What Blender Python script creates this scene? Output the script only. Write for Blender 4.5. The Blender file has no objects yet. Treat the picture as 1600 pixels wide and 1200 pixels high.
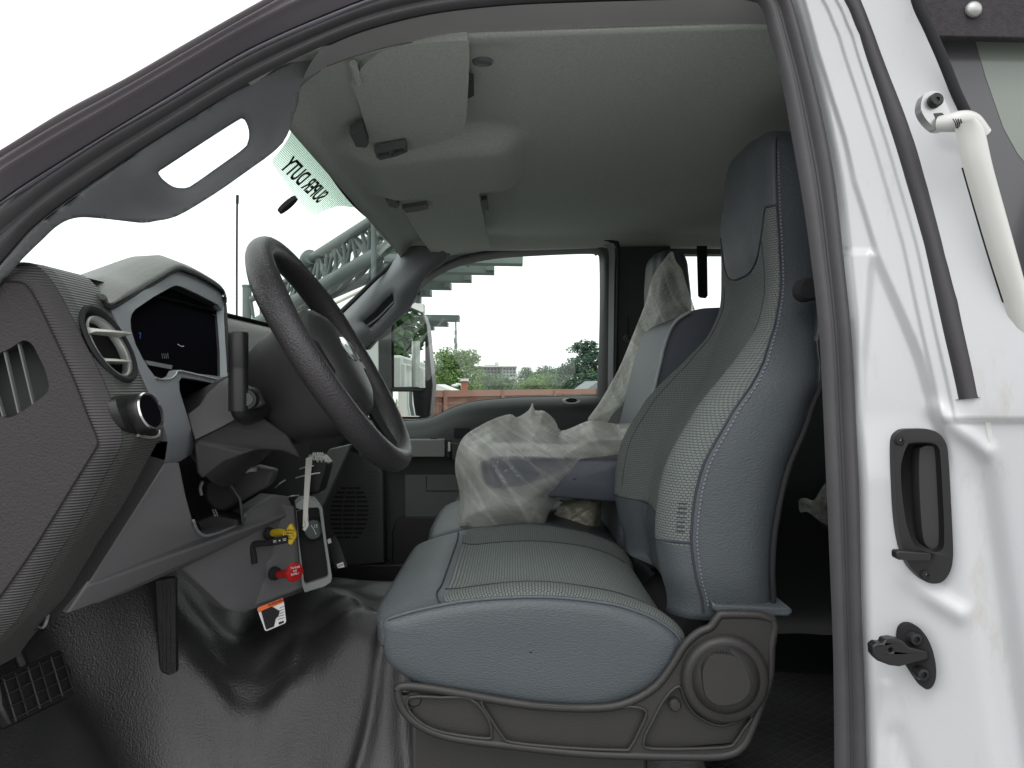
import bpy, bmesh, math, random
from mathutils import Vector, Matrix, noise
from mathutils.geometry import tessellate_polygon
random.seed(7)
SC = bpy.context.scene
COL = SC.collection
R = math.radians
F = 1208.0                      # focal length in pixels of the 1600 px wide photograph
GZ = -1.72                      # ground level; the lens is at the origin
# ------------------------------------------------------------------ camera, sky, sun, exposure
cam = bpy.data.cameras.new('camera'); cam.sensor_width = 36; cam.lens = F/1600*36
cam.clip_start = .02; cam.clip_end = 2500
co = bpy.data.objects.new('camera', cam); COL.objects.link(co); co.rotation_euler = (R(90), 0, 0); SC.camera = co
wd = bpy.data.worlds.new('World'); SC.world = wd; wd.use_nodes = True
nt = wd.node_tree; nt.nodes.clear()
sky = nt.nodes.new('ShaderNodeTexSky'); sky.sky_type = 'NISHITA'; sky.sun_disc = False
sky.sun_elevation = R(55); sky.sun_rotation = R(200); sky.air_density = 1.2; sky.dust_density = 6
hs = nt.nodes.new('ShaderNodeHueSaturation'); hs.inputs['Saturation'].default_value = .18
bg = nt.nodes.new('ShaderNodeBackground'); bg.inputs['Strength'].default_value = .15
ow = nt.nodes.new('ShaderNodeOutputWorld')
nt.links.new(sky.outputs[0], hs.inputs['Color']); mxw = nt.nodes.new('ShaderNodeMix'); mxw.data_type = 'RGBA'; mxw.inputs[0].default_value = .8; mxw.inputs[7].default_value = (9.6, 9.7, 9.8, 1)   # bright even cloud
nt.links.new(hs.outputs[0], mxw.inputs[6]); nt.links.new(mxw.outputs[2], bg.inputs['Color']); nt.links.new(bg.outputs[0], ow.inputs[0])
sl = bpy.data.lights.new('sun', 'SUN'); sl.energy = .5; sl.angle = R(25); sl.color = (1, .97, .93)
so = bpy.data.objects.new('sun', sl); COL.objects.link(so)
so.rotation_euler = Vector((.25, .62, -1.0)).to_track_quat('-Z', 'Y').to_euler()
SC.view_settings.view_transform = 'Standard'; SC.view_settings.look = 'None'
SC.view_settings.exposure = .35; SC.view_settings.gamma = 1; SC.view_settings.use_curve_mapping = False
SC.cycles.use_denoising = True
SC.cycles.max_bounces = 10; SC.cycles.diffuse_bounces = 5; SC.cycles.transparent_max_bounces = 24

# ------------------------------------------------------------------ materials
def nodes(m): return m.node_tree.nodes, m.node_tree.links
def mat(name, col, rough=.6, metal=0, spec=.5, bump=0, bscale=400, kind='noise', var=0, vscale=6, coat=0, sheen=0, detail=3, stretch=None):
    m = bpy.data.materials.new(name); m.use_nodes = True
    N, L = nodes(m); b = N['Principled BSDF']
    b.inputs['Base Color'].default_value = (*col, 1); b.inputs['Roughness'].default_value = rough
    b.inputs['Metallic'].default_value = metal; b.inputs['Specular IOR Level'].default_value = spec
    b.inputs['Coat Weight'].default_value = coat; b.inputs['Sheen Weight'].default_value = sheen
    tc = N.new('ShaderNodeTexCoord'); src = tc.outputs['Object']
    if stretch:
        mp = N.new('ShaderNodeMapping'); mp.inputs['Scale'].default_value = stretch; L.new(src, mp.inputs[0]); src = mp.outputs[0]
    if var:
        n = N.new('ShaderNodeTexNoise'); n.inputs['Scale'].default_value = vscale; n.inputs['Detail'].default_value = 5
        L.new(src, n.inputs['Vector'])
        r = N.new('ShaderNodeMapRange'); r.inputs['From Min'].default_value = .3; r.inputs['From Max'].default_value = .7
        r.inputs['To Min'].default_value = 1-var; r.inputs['To Max'].default_value = 1+var; L.new(n.outputs['Fac'], r.inputs['Value'])
        v = N.new('ShaderNodeVectorMath'); v.operation = 'SCALE'; v.inputs[0].default_value = col; L.new(r.outputs[0], v.inputs['Scale'])
        L.new(v.outputs[0], b.inputs['Base Color'])
    if bump:
        if kind == 'voronoi':
            t = N.new('ShaderNodeTexVoronoi'); t.feature = 'DISTANCE_TO_EDGE'; o = t.outputs['Distance']
        elif kind == 'wave':
            t = N.new('ShaderNodeTexWave'); t.inputs['Distortion'].default_value = 0; o = t.outputs['Fac']; t.bands_direction = 'Z'
        else:
            t = N.new('ShaderNodeTexNoise'); t.inputs['Detail'].default_value = detail; o = t.outputs['Fac']
        t.inputs['Scale'].default_value = bscale; L.new(src, t.inputs['Vector'])
        bp = N.new('ShaderNodeBump'); bp.inputs['Strength'].default_value = min(1, bump); bp.inputs['Distance'].default_value = .0011 if bscale > 90 else .004
        L.new(o, bp.inputs['Height']); L.new(bp.outputs[0], b.inputs['Normal'])
    return m

def fabric(name, col, sx, sy, ribs=False):
    """woven insert: raised bricks (or ribs) laid out in metres by the UV map"""
    m = bpy.data.materials.new(name); m.use_nodes = True
    N, L = nodes(m); b = N['Principled BSDF']; b.inputs['Roughness'].default_value = .8; b.inputs['Specular IOR Level'].default_value = .25
    uv = N.new('ShaderNodeUVMap'); br = N.new('ShaderNodeTexBrick')
    br.inputs['Scale'].default_value = 1; br.inputs['Brick Width'].default_value = sx; br.inputs['Row Height'].default_value = sy
    br.inputs['Mortar Size'].default_value = sy*.17; br.inputs['Mortar Smooth'].default_value = .6
    br.offset = .5
    c2 = tuple(c*.93 for c in col)
    br.inputs['Color1'].default_value = (*col, 1); br.inputs['Color2'].default_value = (*c2, 1); br.inputs['Mortar'].default_value = (*[c*.4 for c in col], 1)
    L.new(uv.outputs[0], br.inputs['Vector'])
    L.new(br.outputs['Color'], b.inputs['Base Color'])
    bp = N.new('ShaderNodeBump'); bp.invert = True; bp.inputs['Strength'].default_value = .8; bp.inputs['Distance'].default_value = .0012
    L.new(br.outputs['Fac'], bp.inputs['Height']); L.new(bp.outputs[0], b.inputs['Normal'])
    return m

def glassy(name, tint=(1, 1, 1), refl=.06, rough=0.0):
    m = bpy.data.materials.new(name); m.use_nodes = True; N, L = nodes(m)
    N.remove(N['Principled BSDF']); out = [n for n in N if n.type == 'OUTPUT_MATERIAL'][0]
    t = N.new('ShaderNodeBsdfTransparent'); t.inputs[0].default_value = (*tint, 1)
    g = N.new('ShaderNodeBsdfGlossy'); g.inputs['Roughness'].default_value = rough
    f = N.new('ShaderNodeLayerWeight'); f.inputs['Blend'].default_value = .5; pw = N.new('ShaderNodeMath'); pw.operation = 'POWER'; pw.inputs[1].default_value = 5
    ma = N.new('ShaderNodeMath'); ma.operation = 'MULTIPLY_ADD'; ma.inputs[1].default_value = .6; ma.inputs[2].default_value = .035
    L.new(f.outputs['Facing'], pw.inputs[0]); L.new(pw.outputs[0], ma.inputs[0])
    mx = N.new('ShaderNodeMixShader'); L.new(ma.outputs[0], mx.inputs[0]); L.new(t.outputs[0], mx.inputs[1]); L.new(g.outputs[0], mx.inputs[2])
    L.new(mx.outputs[0], out.inputs[0]); return m

def film(name, col=(.94, .94, .87), lo=.24, hi=.55):
    """thin polythene: clear where it is stretched, milky where it is folded (FOLD is a mesh attribute of the folds themselves)"""
    m = bpy.data.materials.new(name); m.use_nodes = True; N, L = nodes(m)
    b = N['Principled BSDF']; out = [n for n in N if n.type == 'OUTPUT_MATERIAL'][0]
    b.inputs['Base Color'].default_value = (*col, 1); b.inputs['Roughness'].default_value = .10; b.inputs['Specular IOR Level'].default_value = 1
    tl = N.new('ShaderNodeBsdfTranslucent'); tl.inputs[0].default_value = (*col, 1)
    a = N.new('ShaderNodeMixShader'); a.inputs[0].default_value = .4; L.new(b.outputs[0], a.inputs[1]); L.new(tl.outputs[0], a.inputs[2])
    t = N.new('ShaderNodeBsdfTransparent'); lw = N.new('ShaderNodeLayerWeight'); lw.inputs['Blend'].default_value = .3
    at = N.new('ShaderNodeAttribute'); at.attribute_name = 'FOLD'
    tc = N.new('ShaderNodeTexCoord'); nz = N.new('ShaderNodeTexNoise'); nz.inputs['Scale'].default_value = 7; nz.inputs['Detail'].default_value = 5; nz.inputs['Distortion'].default_value = 2
    L.new(tc.outputs['Object'], nz.inputs['Vector'])
    mr = N.new('ShaderNodeMapRange'); mr.inputs['From Min'].default_value = .35; mr.inputs['From Max'].default_value = .65
    mr.inputs['To Min'].default_value = lo; mr.inputs['To Max'].default_value = hi; L.new(nz.outputs['Fac'], mr.inputs['Value'])
    m1 = N.new('ShaderNodeMath'); m1.operation = 'MULTIPLY_ADD'; m1.inputs[1].default_value = .42; L.new(at.outputs['Fac'], m1.inputs[0]); L.new(mr.outputs[0], m1.inputs[2])
    m2 = N.new('ShaderNodeMath'); m2.operation = 'MULTIPLY_ADD'; m2.use_clamp = True; m2.inputs[1].default_value = .3; L.new(lw.outputs['Facing'], m2.inputs[0]); L.new(m1.outputs[0], m2.inputs[2])
    bp = N.new('ShaderNodeBump'); bp.inputs['Strength'].default_value = .6; bp.inputs['Distance'].default_value = .004
    n2 = N.new('ShaderNodeTexNoise'); n2.inputs['Scale'].default_value = 26; n2.inputs['Detail'].default_value = 3; n2.inputs['Distortion'].default_value = 3; L.new(tc.outputs['Object'], n2.inputs['Vector'])
    L.new(n2.outputs['Fac'], bp.inputs['Height']); L.new(bp.outputs[0], b.inputs['Normal'])
    mx = N.new('ShaderNodeMixShader'); L.new(m2.outputs[0], mx.inputs[0]); L.new(t.outputs[0], mx.inputs[1]); L.new(a.outputs[0], mx.inputs[2])
    L.new(mx.outputs[0], out.inputs[0]); return m

M = dict(
 vinyl=mat('seat_vinyl', (.064, .075, .084), .44, bump=.8, bscale=480, kind='noise', var=.05, detail=2, stretch=(.55, .55, 1.4)),
 vinyl_dark=mat('seat_vinyl_dark', (.075, .085, .105), .45, bump=.3, bscale=520, detail=2),
 weave=fabric('seat_weave', (.155, .175, .168), .0062, .0036),
 ribs=fabric('seat_ribs', (.17, .195, .185), .03, .0040),
 stitch=mat('seat_stitch', (.03, .033, .045), .7),
 thread=mat('seat_thread', (.15, .16, .20), .7),
 piping=mat('seat_piping', (.3, .33, .33), .5),
 liner=mat('headliner_cloth', (.56, .59, .55), .95, bump=1, bscale=420, var=.10, vscale=260, detail=4, spec=.2),
 trim=mat('pillar_plastic', (.19, .2, .21), .6, bump=.3, bscale=700, var=.02),
 trim_dark=mat('dark_trim', (.05, .052, .055), .6, bump=.3, bscale=700),
 clip=mat('clip_plastic', (.13, .135, .14), .6), grey=mat('bezel_plastic', (.21, .226, .24), .5, bump=.15, bscale=800),
 cap=mat('dash_end_plastic', (.029, .025, .0275), .62, bump=.9, bscale=420, detail=3, var=.08, vscale=300),
 dashskin=mat('dash_skin', (.09, .094, .088), .48, bump=1, bscale=95, kind='wave'),
 dashgrain=mat('dash_grain', (.10, .105, .098), .45, bump=1, bscale=230, detail=2),
 dash=mat('dash_lower', (.05, .048, .05), .6, bump=.5, bscale=500),
 knee=mat('knee_panel_plastic', (.15, .148, .155), .6, bump=.3, bscale=700),
 knee2=mat('console_plastic', (.20, .21, .205), .6, bump=.3, bscale=700),
 black=mat('black_plastic', (.012, .012, .013), .4, bump=.1, bscale=600),
 blackm=mat('matte_black', (.012, .012, .014), .85),
 rubber=mat('seal_rubber', (.052, .050, .054), .5, bump=.25, bscale=500, var=.06, vscale=40),
 rubber2=mat('seal_rubber_grey', (.155, .15, .17), .45, bump=.1, bscale=500),
 shadowgap=mat('seam_gap', (.012, .012, .012), .9),
 wheel=mat('wheel_leather', (.034, .031, .034), .38, bump=1, bscale=260, kind='voronoi'),
 column=mat('column_plastic', (.019, .0175, .019), .55, bump=.4, bscale=600),
 lens=mat('cluster_lens', (.006, .006, .008), .5, spec=0.0),
 chrome=mat('chrome', (.7, .7, .7), .18, metal=1),
 silver=mat('satin_silver', (.45, .46, .44), .4, metal=.6),
 steel=mat('bracket_steel', (.5, .5, .5), .35, metal=.8),
 blade=mat('vent_blade', (.62, .64, .58), .4),
 base=mat('seat_base_plastic', (.026, .0245, .024), .5, bump=.45, bscale=600, var=.06, vscale=20),
 floor=mat('floor_vinyl', (.036, .034, .036), .36, spec=.8, bump=1, bscale=300, kind='noise', detail=3, var=.35, vscale=5),
 yellow=mat('yellow_plastic', (.72, .5, .02), .5), red=mat('red_plastic', (.5, .02, .02), .4),
 strap=mat('clear_strap', (.6, .6, .55), .35), white=mat('white_print', (.8, .8, .8), .6),
 orange=mat('orange_print', (.8, .16, .03), .6), blue=mat('blue_lamp', (.02, .1, .5), .5),
 green=mat('sticker_green', (.1, .5, .36), .5), stick=mat('sticker_pale', (.62, .66, .55), .6),
 emblem=mat('emblem_blue', (.03, .05, .12), .25),
 gauge=mat('gauge_face', (.05, .07, .06), .25),
 mirror=mat('mirror_glass', (.82, .86, .84), .0, metal=1),
 glass=glassy('clear_glass', (.93, .985, .95)), sideglass=glassy('side_glass', (.95, .99, .965)),
 film=film('polythene'), filmy=film('polythene_yellowed', (.80, .77, .62), .55, .85),
 steelgreen=mat('galvanised_steel', (.11, .14, .132), .6, metal=.0, var=.12, vscale=2),
 fence=mat('fence_panel', (.25, .12, .085), .7, var=.06, vscale=3),
 brick=mat('chimney_brick', (.32, .11, .08), .8, var=.15, vscale=12),
 concrete=mat('pale_wall', (.40, .42, .40), .85, var=.05, vscale=.4), pane=mat('window_dark', (.06, .07, .08), .2),
 roofing=mat('grey_shingle', (.2, .21, .22), .9, var=.1, vscale=4), roofw=mat('pale_roof', (.6, .6, .58), .7),
 lot_concrete=mat('lot_concrete', (.22, .22, .21), .9, bump=.5, bscale=60, var=.15, vscale=1.5),  # pale concrete lot, tone raised so the ground bounces light onto the headliner
 bark=mat('bark', (.08, .06, .045), .9),
 leafa=mat('leaf_light', (.13, .215, .06), .7, var=.35, vscale=1.2), leafb=mat('leaf_dark', (.07, .13, .055), .7, var=.35, vscale=.9), leafp=mat('leaf_pine', (.045, .10, .06), .7, var=.3, vscale=1.5),
 redpaint=mat('red_paint', (.5, .02, .02), .3, coat=.5), tyre=mat('tyre', (.02, .02, .02), .8),
 tint=mat('tinted_window', (.10, .10, .108), .18), tint2=mat('tinted_window_clear', (.22, .25, .22), .12),
)
def whitepaint():
    m = mat('white_paint', (.55, .555, .57), .25, coat=.5, bump=.12, bscale=150)
    N, L = nodes(m); b = N['Principled BSDF']; tc = N.new('ShaderNodeTexCoord')
    n = N.new('ShaderNodeTexNoise'); n.inputs['Scale'].default_value = 9; n.inputs['Detail'].default_value = 8; n.inputs['Roughness'].default_value = .7
    mp = N.new('ShaderNodeMapping'); mp.inputs['Scale'].default_value = (2.4, 2.4, .8); L.new(tc.outputs['Object'], mp.inputs[0]); L.new(mp.outputs[0], n.inputs['Vector'])
    cr = N.new('ShaderNodeValToRGB'); cr.color_ramp.elements[0].position = .56; cr.color_ramp.elements[0].color = (.53, .54, .555, 1)
    cr.color_ramp.elements[1].position = .88; cr.color_ramp.elements[1].color = (.40, .35, .28, 1)
    L.new(n.outputs['Fac'], cr.inputs[0]); L.new(cr.outputs[0], b.inputs['Base Color']); return m
M['paint'] = whitepaint()
M['paintw'] = mat('warm_white_paint', (.56, .56, .535), .35, coat=.2, var=.04, vscale=20)

# ------------------------------------------------------------------ helpers
def W(px, py, Y): return Vector(((px-800)*Y/F, Y, (600-py)*Y/F))
def WL(pts, Y=None): return [W(p[0], p[1], p[2] if len(p) > 2 else Y) for p in pts]
def link(o, parent=None):
    COL.objects.link(o)
    if parent is not None:
        o.parent = parent
        if parent.name in BASES: o.matrix_parent_inverse = Matrix.Translation(-Vector(BASES[parent.name]))
    return o
BASES = {}
def thing(name, loc, label, cat, group=None):
    o = bpy.data.objects.new(name, None); o.location = loc; COL.objects.link(o); BASES[o.name] = tuple(loc)
    o['label'] = label; o['category'] = cat
    if group: o['group'] = group
    return o
def tag(o, label, cat, group=None):
    o['label'] = label; o['category'] = cat
    if group: o['group'] = group
    return o
def part(name, parent):
    return link(bpy.data.objects.new(name, None), parent)
def mk(name, verts, faces, m, parent=None, smooth=True, bevel=0, sub=0, solid=0, uvs=None, mi=None, seg=2, sangle=None):
    me = bpy.data.meshes.new(name); me.from_pydata([tuple(v) for v in verts], [], faces)
    ms = m if isinstance(m, (list, tuple)) else [m]
    for x in ms: me.materials.append(M[x] if isinstance(x, str) else x)
    if mi: me.polygons.foreach_set('material_index', mi)
    if uvs:
        ul = me.uv_layers.new(name='UVMap')
        for lp in me.loops: ul.data[lp.index].uv = uvs[lp.vertex_index]
    bm = bmesh.new(); bm.from_mesh(me)
    bmesh.ops.recalc_face_normals(bm, faces=bm.faces); bm.to_mesh(me); bm.free()
    if smooth:
        me.polygons.foreach_set('use_smooth', [True]*len(me.polygons))
        if sangle: me.set_sharp_from_angle(angle=R(sangle))
    me.update()
    o = bpy.data.objects.new(name, me); link(o, parent)
    if solid:
        s = o.modifiers.new('s', 'SOLIDIFY'); s.thickness = solid; s.offset = 0
    if bevel:
        b = o.modifiers.new('b', 'BEVEL'); b.width = bevel; b.segments = seg; b.limit_method = 'ANGLE'; b.angle_limit = R(40); b.harden_normals = False
    if sub:
        s = o.modifiers.new('u', 'SUBSURF'); s.levels = s.render_levels = sub
    return o
def cr(p0, p1, p2, p3, t):
    return .5*((2*p1)+(-p0+p2)*t+(2*p0-5*p1+4*p2-p3)*t*t+(-p0+3*p1-3*p2+p3)*t**3)
def spl(pts, n=6, closed=False):
    pts = [Vector(p) for p in pts]; out = []; L = len(pts)
    for i in range(L if closed else L-1):
        if closed: a, b, c, d = pts[i-1], pts[i], pts[(i+1) % L], pts[(i+2) % L]
        else: a, b, c, d = pts[max(i-1, 0)], pts[i], pts[i+1], pts[min(i+2, L-1)]
        for k in range(n): out.append(cr(a, b, c, d, k/n))
    if not closed: out.append(pts[-1])
    return out
def resamp(pts, n, closed=False):
    P = [Vector(p) for p in pts]
    if closed: P = P+[P[0]]
    d = [0]
    for a, b in zip(P, P[1:]): d.append(d[-1]+(b-a).length)
    out = []; j = 0; m = n if closed else n-1
    for i in range(n):
        s = d[-1]*i/m
        while j < len(d)-2 and d[j+1] < s: j += 1
        t = (s-d[j])/max(1e-9, d[j+1]-d[j]); out.append(P[j].lerp(P[j+1], min(1, t)))
    return out
def panel(name, pts, ext, m, parent=None, holes=(), bevel=.002, smooth=True, seg=2):
    """solid plate: outline (3-D points) pushed along ext (vector or metres along +Y)"""
    e = Vector(ext) if not isinstance(ext, (int, float)) else Vector((0, ext, 0))
    loops = [[Vector(p) for p in pts]]+[[Vector(p) for p in h] for h in holes]
    allp = [p for l in loops for p in l]; n = len(allp)
    tris = tessellate_polygon(loops)
    V = allp+[p+e for p in allp]; Fc = [tuple(t) for t in tris]+[tuple(i+n for i in reversed(t)) for t in tris]
    o = 0
    for l in loops:
        k = len(l)
        for i in range(k): a, b = o+i, o+(i+1) % k; Fc.append((a, b, b+n, a+n))
        o += k
    return mk(name, V, Fc, m, parent, smooth=smooth, bevel=bevel, sangle=35, seg=seg)
def loft(name, lines, m, parent=None, solid=0, closed=False, sub=0, uvs=None, mi=None, smooth=True, caps=False):
    n = len(lines[0]); V = [p for l in lines for p in l]; Fc = []
    for i in range(len(lines)-1):
        for j in range(n if closed else n-1):
            a = i*n+j; b = i*n+(j+1) % n; Fc.append((a, b, b+n, a+n))
    if caps: Fc.append(tuple(range(n))); Fc.append(tuple(range(len(V)-n, len(V))))
    return mk(name, V, Fc, m, parent, solid=solid, sub=sub, uvs=uvs, mi=mi, smooth=smooth, sangle=60 if caps else None)
def band(name, A, B, prof, m, parent, n=70, k=10, dirv=(0, -1, 0), closed=False):
    """strip between two edge lines with a raised cross-section prof(t) in metres"""
    A = resamp(spl(A, 8, closed), n, closed); B = resamp(spl(B, 8, closed), n, closed); d = Vector(dirv)
    return loft(name, [[a.lerp(b, i/k)+d*prof(i/k) for a, b in zip(A, B)] for i in range(k+1)], m, parent, closed=closed)
def tube(name, pts, r, m, parent=None, seg=10, smoothn=5, cap=True, flat=1.0):
    P = spl(pts, smoothn) if smoothn else [Vector(p) for p in pts]; n = len(P)
    rs = r if callable(r) else (lambda t: r)
    V = []; up = Vector((0, 0, 1)); prev = None
    for i, p in enumerate(P):
        t = (P[min(i+1, n-1)]-P[max(i-1, 0)]).normalized()
        u = (prev if prev is not None else (up if abs(t.z) < .9 else Vector((1, 0, 0)))); u = (u-t*u.dot(t)).normalized(); w = t.cross(u); prev = u
        for s in range(seg):
            a = 2*math.pi*s/seg; V.append(p+(u*math.cos(a)*flat+w*math.sin(a))*rs(i/(n-1)))
    Fc = [(i*seg+s, i*seg+(s+1) % seg, (i+1)*seg+(s+1) % seg, (i+1)*seg+s) for i in range(n-1) for s in range(seg)]
    if cap: Fc += [tuple(range(seg)), tuple(range(len(V)-seg, len(V)))]
    return mk(name, V, Fc, m, parent, sangle=60)
def lathe(name, c, ax, prof, m, parent=None, seg=28, mi=None, up=None, sy=1.0):
    """profile [(radius, height)] turned about axis ax at c"""
    c = Vector(c); ax = Vector(ax).normalized(); u = Vector(up) if up else (Vector((0, 0, 1)) if abs(ax.z) < .9 else Vector((1, 0, 0))); u = (u-ax*u.dot(ax)).normalized(); w = ax.cross(u)
    V = [c+ax*h+(u*math.cos(2*math.pi*s/seg)*r+w*math.sin(2*math.pi*s/seg)*r*sy) for r, h in prof for s in range(seg)]
    Fc = [(i*seg+s, i*seg+(s+1) % seg, (i+1)*seg+(s+1) % seg, (i+1)*seg+s) for i in range(len(prof)-1) for s in range(seg)]
    Fc += [tuple(range(seg)), tuple(range(len(V)-seg, len(V)))]
    return mk(name, V, Fc, m, parent, sangle=40)
def box(name, c, s, m, parent=None, bevel=.003, rot=None):
    c = Vector(c); h = Vector(s)/2; V = [Vector((x*h.x, y*h.y, z*h.z)) for x in (-1, 1) for y in (-1, 1) for z in (-1, 1)]
    if rot: V = [rot @ v for v in V]
    return mk(name, [v+c for v in V], [(0, 1, 3, 2), (4, 6, 7, 5), (0, 4, 5, 1), (2, 3, 7, 6), (0, 2, 6, 4), (1, 5, 7, 3)], m, parent, bevel=bevel, sangle=35)
def text(name, s, c, right, up, size, m, parent, ext=.0004, align='CENTER', off=0):
    cu = bpy.data.curves.new(name, 'FONT'); cu.body = s; cu.size = size; cu.extrude = ext; cu.align_x = align; cu.align_y = 'CENTER'; cu.offset = off
    o0 = bpy.data.objects.new('t', cu); COL.objects.link(o0); dg = bpy.context.evaluated_depsgraph_get(); me = bpy.data.meshes.new_from_object(o0.evaluated_get(dg))
    bpy.data.objects.remove(o0); r = Vector(right).normalized(); u = Vector(up); u = (u-r*u.dot(r)).normalized(); n = r.cross(u)
    c = Vector(c)
    for v in me.vertices: q = v.co.copy(); v.co = c+r*q.x+u*q.y+n*q.z
    me.materials.clear(); me.materials.append(M[m]); me.name = name
    o = bpy.data.objects.new(name, me); return link(o, parent)
def join(o, others):
    """fold simple meshes (no modifiers) into o: one part, one mesh"""
    bm = bmesh.new(); mats = []
    for x in [o]+others:
        off = len(mats); mats += [mm for mm in x.data.materials]; b2 = bmesh.new(); b2.from_mesh(x.data)
        for f in b2.faces: f.material_index += off
        tm = bpy.data.meshes.new('tmp'); b2.to_mesh(tm); b2.free(); bm.from_mesh(tm); bpy.data.meshes.remove(tm)
    o.data.materials.clear()
    for mm in mats: o.data.materials.append(mm)
    bm.to_mesh(o.data); bm.free()
    for x in others: bpy.data.objects.remove(x)
    return o
def sst(a, b, x): t = max(0, min(1, (x-a)/(b-a))); return t*t*(3-2*t)
def interp(tab, x):
    if x <= tab[0][0]: return tab[0][1]
    for (a, va), (b, vb) in zip(tab, tab[1:]):
        if x <= b: return va+(vb-va)*(x-a)/(b-a)
    return tab[-1][1]
def interps(tab, x):
    """smooth (Catmull-Rom) table lookup"""
    if x <= tab[0][0]: return tab[0][1]
    if x >= tab[-1][0]: return tab[-1][1]
    for i in range(len(tab)-1):
        if x <= tab[i+1][0]:
            t = (x-tab[i][0])/(tab[i+1][0]-tab[i][0]); g = lambda j: tab[max(0, min(len(tab)-1, j))][1]
            return cr(g(i-1), g(i), g(i+1), g(i+2), t)

# ================================================================== THE GROUND
mk('ground', [(-900, -900, GZ), (900, -900, GZ), (900, 900, GZ), (-900, 900, GZ)], [(0, 1, 2, 3)], 'lot_concrete', smooth=False)['kind'] = 'structure'

# ================================================================== THE TRUCK
T = thing('pickup_truck', (.1, 1.72, GZ), 'white work truck seen into its open cab, grey interior with bench seats and protective film', 'truck')

# ---- door opening: rubber seals round the aperture (one ring from the windscreen pillar over the roof and down)
E = [(-90, 520, .80), (-40, 462, .81), (13, 400, .82), (67, 343, .83), (187, 257, .85), (300, 185, .87), (393, 130, .89), (480, 86, .90), (567, 50, .91), (667, 24, .92), (780, 10, .93), (900, 4, .94), (1050, 0, .94), (1150, -2, .94), (1186, 12, .935),
     (1200, 57, .93), (1220, 133, .92), (1237, 227, .91), (1250, 300, .90), (1263, 390, .89), (1277, 513, .88), (1283, 620, .875), (1289, 760, .87), (1295, 900, .87), (1300, 1050, .87), (1302, 1320, .87)]
D = [(-90, 405, .79), (-40, 358, .80), (0, 330, .81), (60, 292, .82), (170, 220, .84), (270, 163, .86), (370, 103, .88), (437, 69, .89), (520, 34, .90), (600, 5, .91), (700, -16, .92), (830, -30, .93), (1000, -38, .93), (1130, -38, .93), (1200, -30, .925),
     (1230, 0, .92), (1257, 93, .91), (1281, 190, .90), (1300, 290, .89), (1312, 400, .88), (1324, 520, .87), (1331, 640, .87), (1337, 780, .865), (1340, 940, .865), (1346, 1100, .865), (1350, 1320, .865)]
seal = band('door_seal', WL(E), WL(D), lambda t: .004+.010*abs(math.sin(t*math.pi*1.85))**.8*(1 if t > .45 else .75), 'rubber', T, n=220, k=22)
C = [(-90, 392, .785), (-40, 345, .79), (0, 317, .80), (43, 287, .815), (167, 210, .835), (267, 150, .855), (367, 90, .875), (433, 57, .885), (510, 24, .895), (590, -6, .90), (700, -32, .91), (830, -50, .92), (1000, -58, .92), (1300, -64, .92), (1750, -66, .92)]
D2 = [(a, b, c-.002) for a, b, c in D[:13]]+[(1300, -44, .918), (1750, -46, .918)]
band('pillar_flange', WL(C), WL(D2), lambda t: .004*math.sin(t*math.pi), mat('flange_strip', (.10, .095, .115), .6), T, n=90, k=6)
B = [(-90, 302, .76), (0, 250, .775), (100, 190, .79), (200, 136, .81), (300, 78, .83), (410, 15, .85), (520, -42, .87), (700, -85, .89), (1000, -110, .90), (1300, -116, .90), (1750, -116, .90)]
band('roof_rail', WL(B), WL(C), lambda t: .004+.010*math.sin(t*math.pi)+.006*math.exp(-((t-.55)/.09)**2)+.004*math.exp(-((t-.2)/.07)**2), mat('rail_rubber', (.15, .135, .15), .5, bump=.2, bscale=500), T, n=90, k=18)
A = [(-90, 287, .755), (0, 235, .77), (100, 173, .785), (200, 120, .805), (300, 62, .825), (410, 0, .845), (520, -58, .865), (700, -100, .885), (1000, -125, .895), (1300, -131, .895), (1750, -131, .895)]
band('drip_moulding', WL(A), WL(B), lambda t: .006*math.sin(t*math.pi), mat('moulding', (.17, .155, .165), .5), T, n=90, k=6)

core_a = [(a+2, b+3, c+.035) for a, b, c in A[:-2]]; core_e = [(-90, 540, .93), (-20, 458, .93), (25, 408, .935), (74, 353, .94), (193, 267, 1.0), (306, 196, 1.05), (399, 141, 1.09), (485, 93, 1.11), (600, 50, 1.06), (750, 22, 1.05), (1000, 10, 1.05), (1150, 5, 1.05)]
band('pillar_core', WL(core_a), WL(core_e), lambda t: 0, 'trim_dark', T, n=60, k=3)

# ---- rear door: its painted front edge beside the opening
RT = [(-120, 1196, .935), (0, 1230, .925), (100, 1259, .915), (190, 1281, .905), (290, 1300, .895), (400, 1312, .885), (520, 1324, .875), (640, 1331, .87), (780, 1337, .868), (940, 1340, .868), (1100, 1346, .868), (1320, 1350, .868)]
ST = [(-120, 1262), (0, 1315), (53, 1340), (180, 1380), (287, 1413), (383, 1441), (503, 1467), (628, 1495), (720, 1515), (1320, 1560)]
TT = [(-120, 1300), (0, 1348), (100, 1386), (207, 1427), (293, 1453), (400, 1480), (470, 1500), (620, 1531), (720, 1550), (1320, 1600)]
XR = 1790
def ridge(px, py, x0, y0, x1, y1, w):
    dx, dy = x1-x0, y1-y0; l2 = dx*dx+dy*dy; t = max(0, min(1, ((px-x0)*dx+(py-y0)*dy)/l2)); d2 = (px-x0-t*dx)**2+(py-y0-t*dy)**2
    return math.exp(-d2/(w*w))
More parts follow.
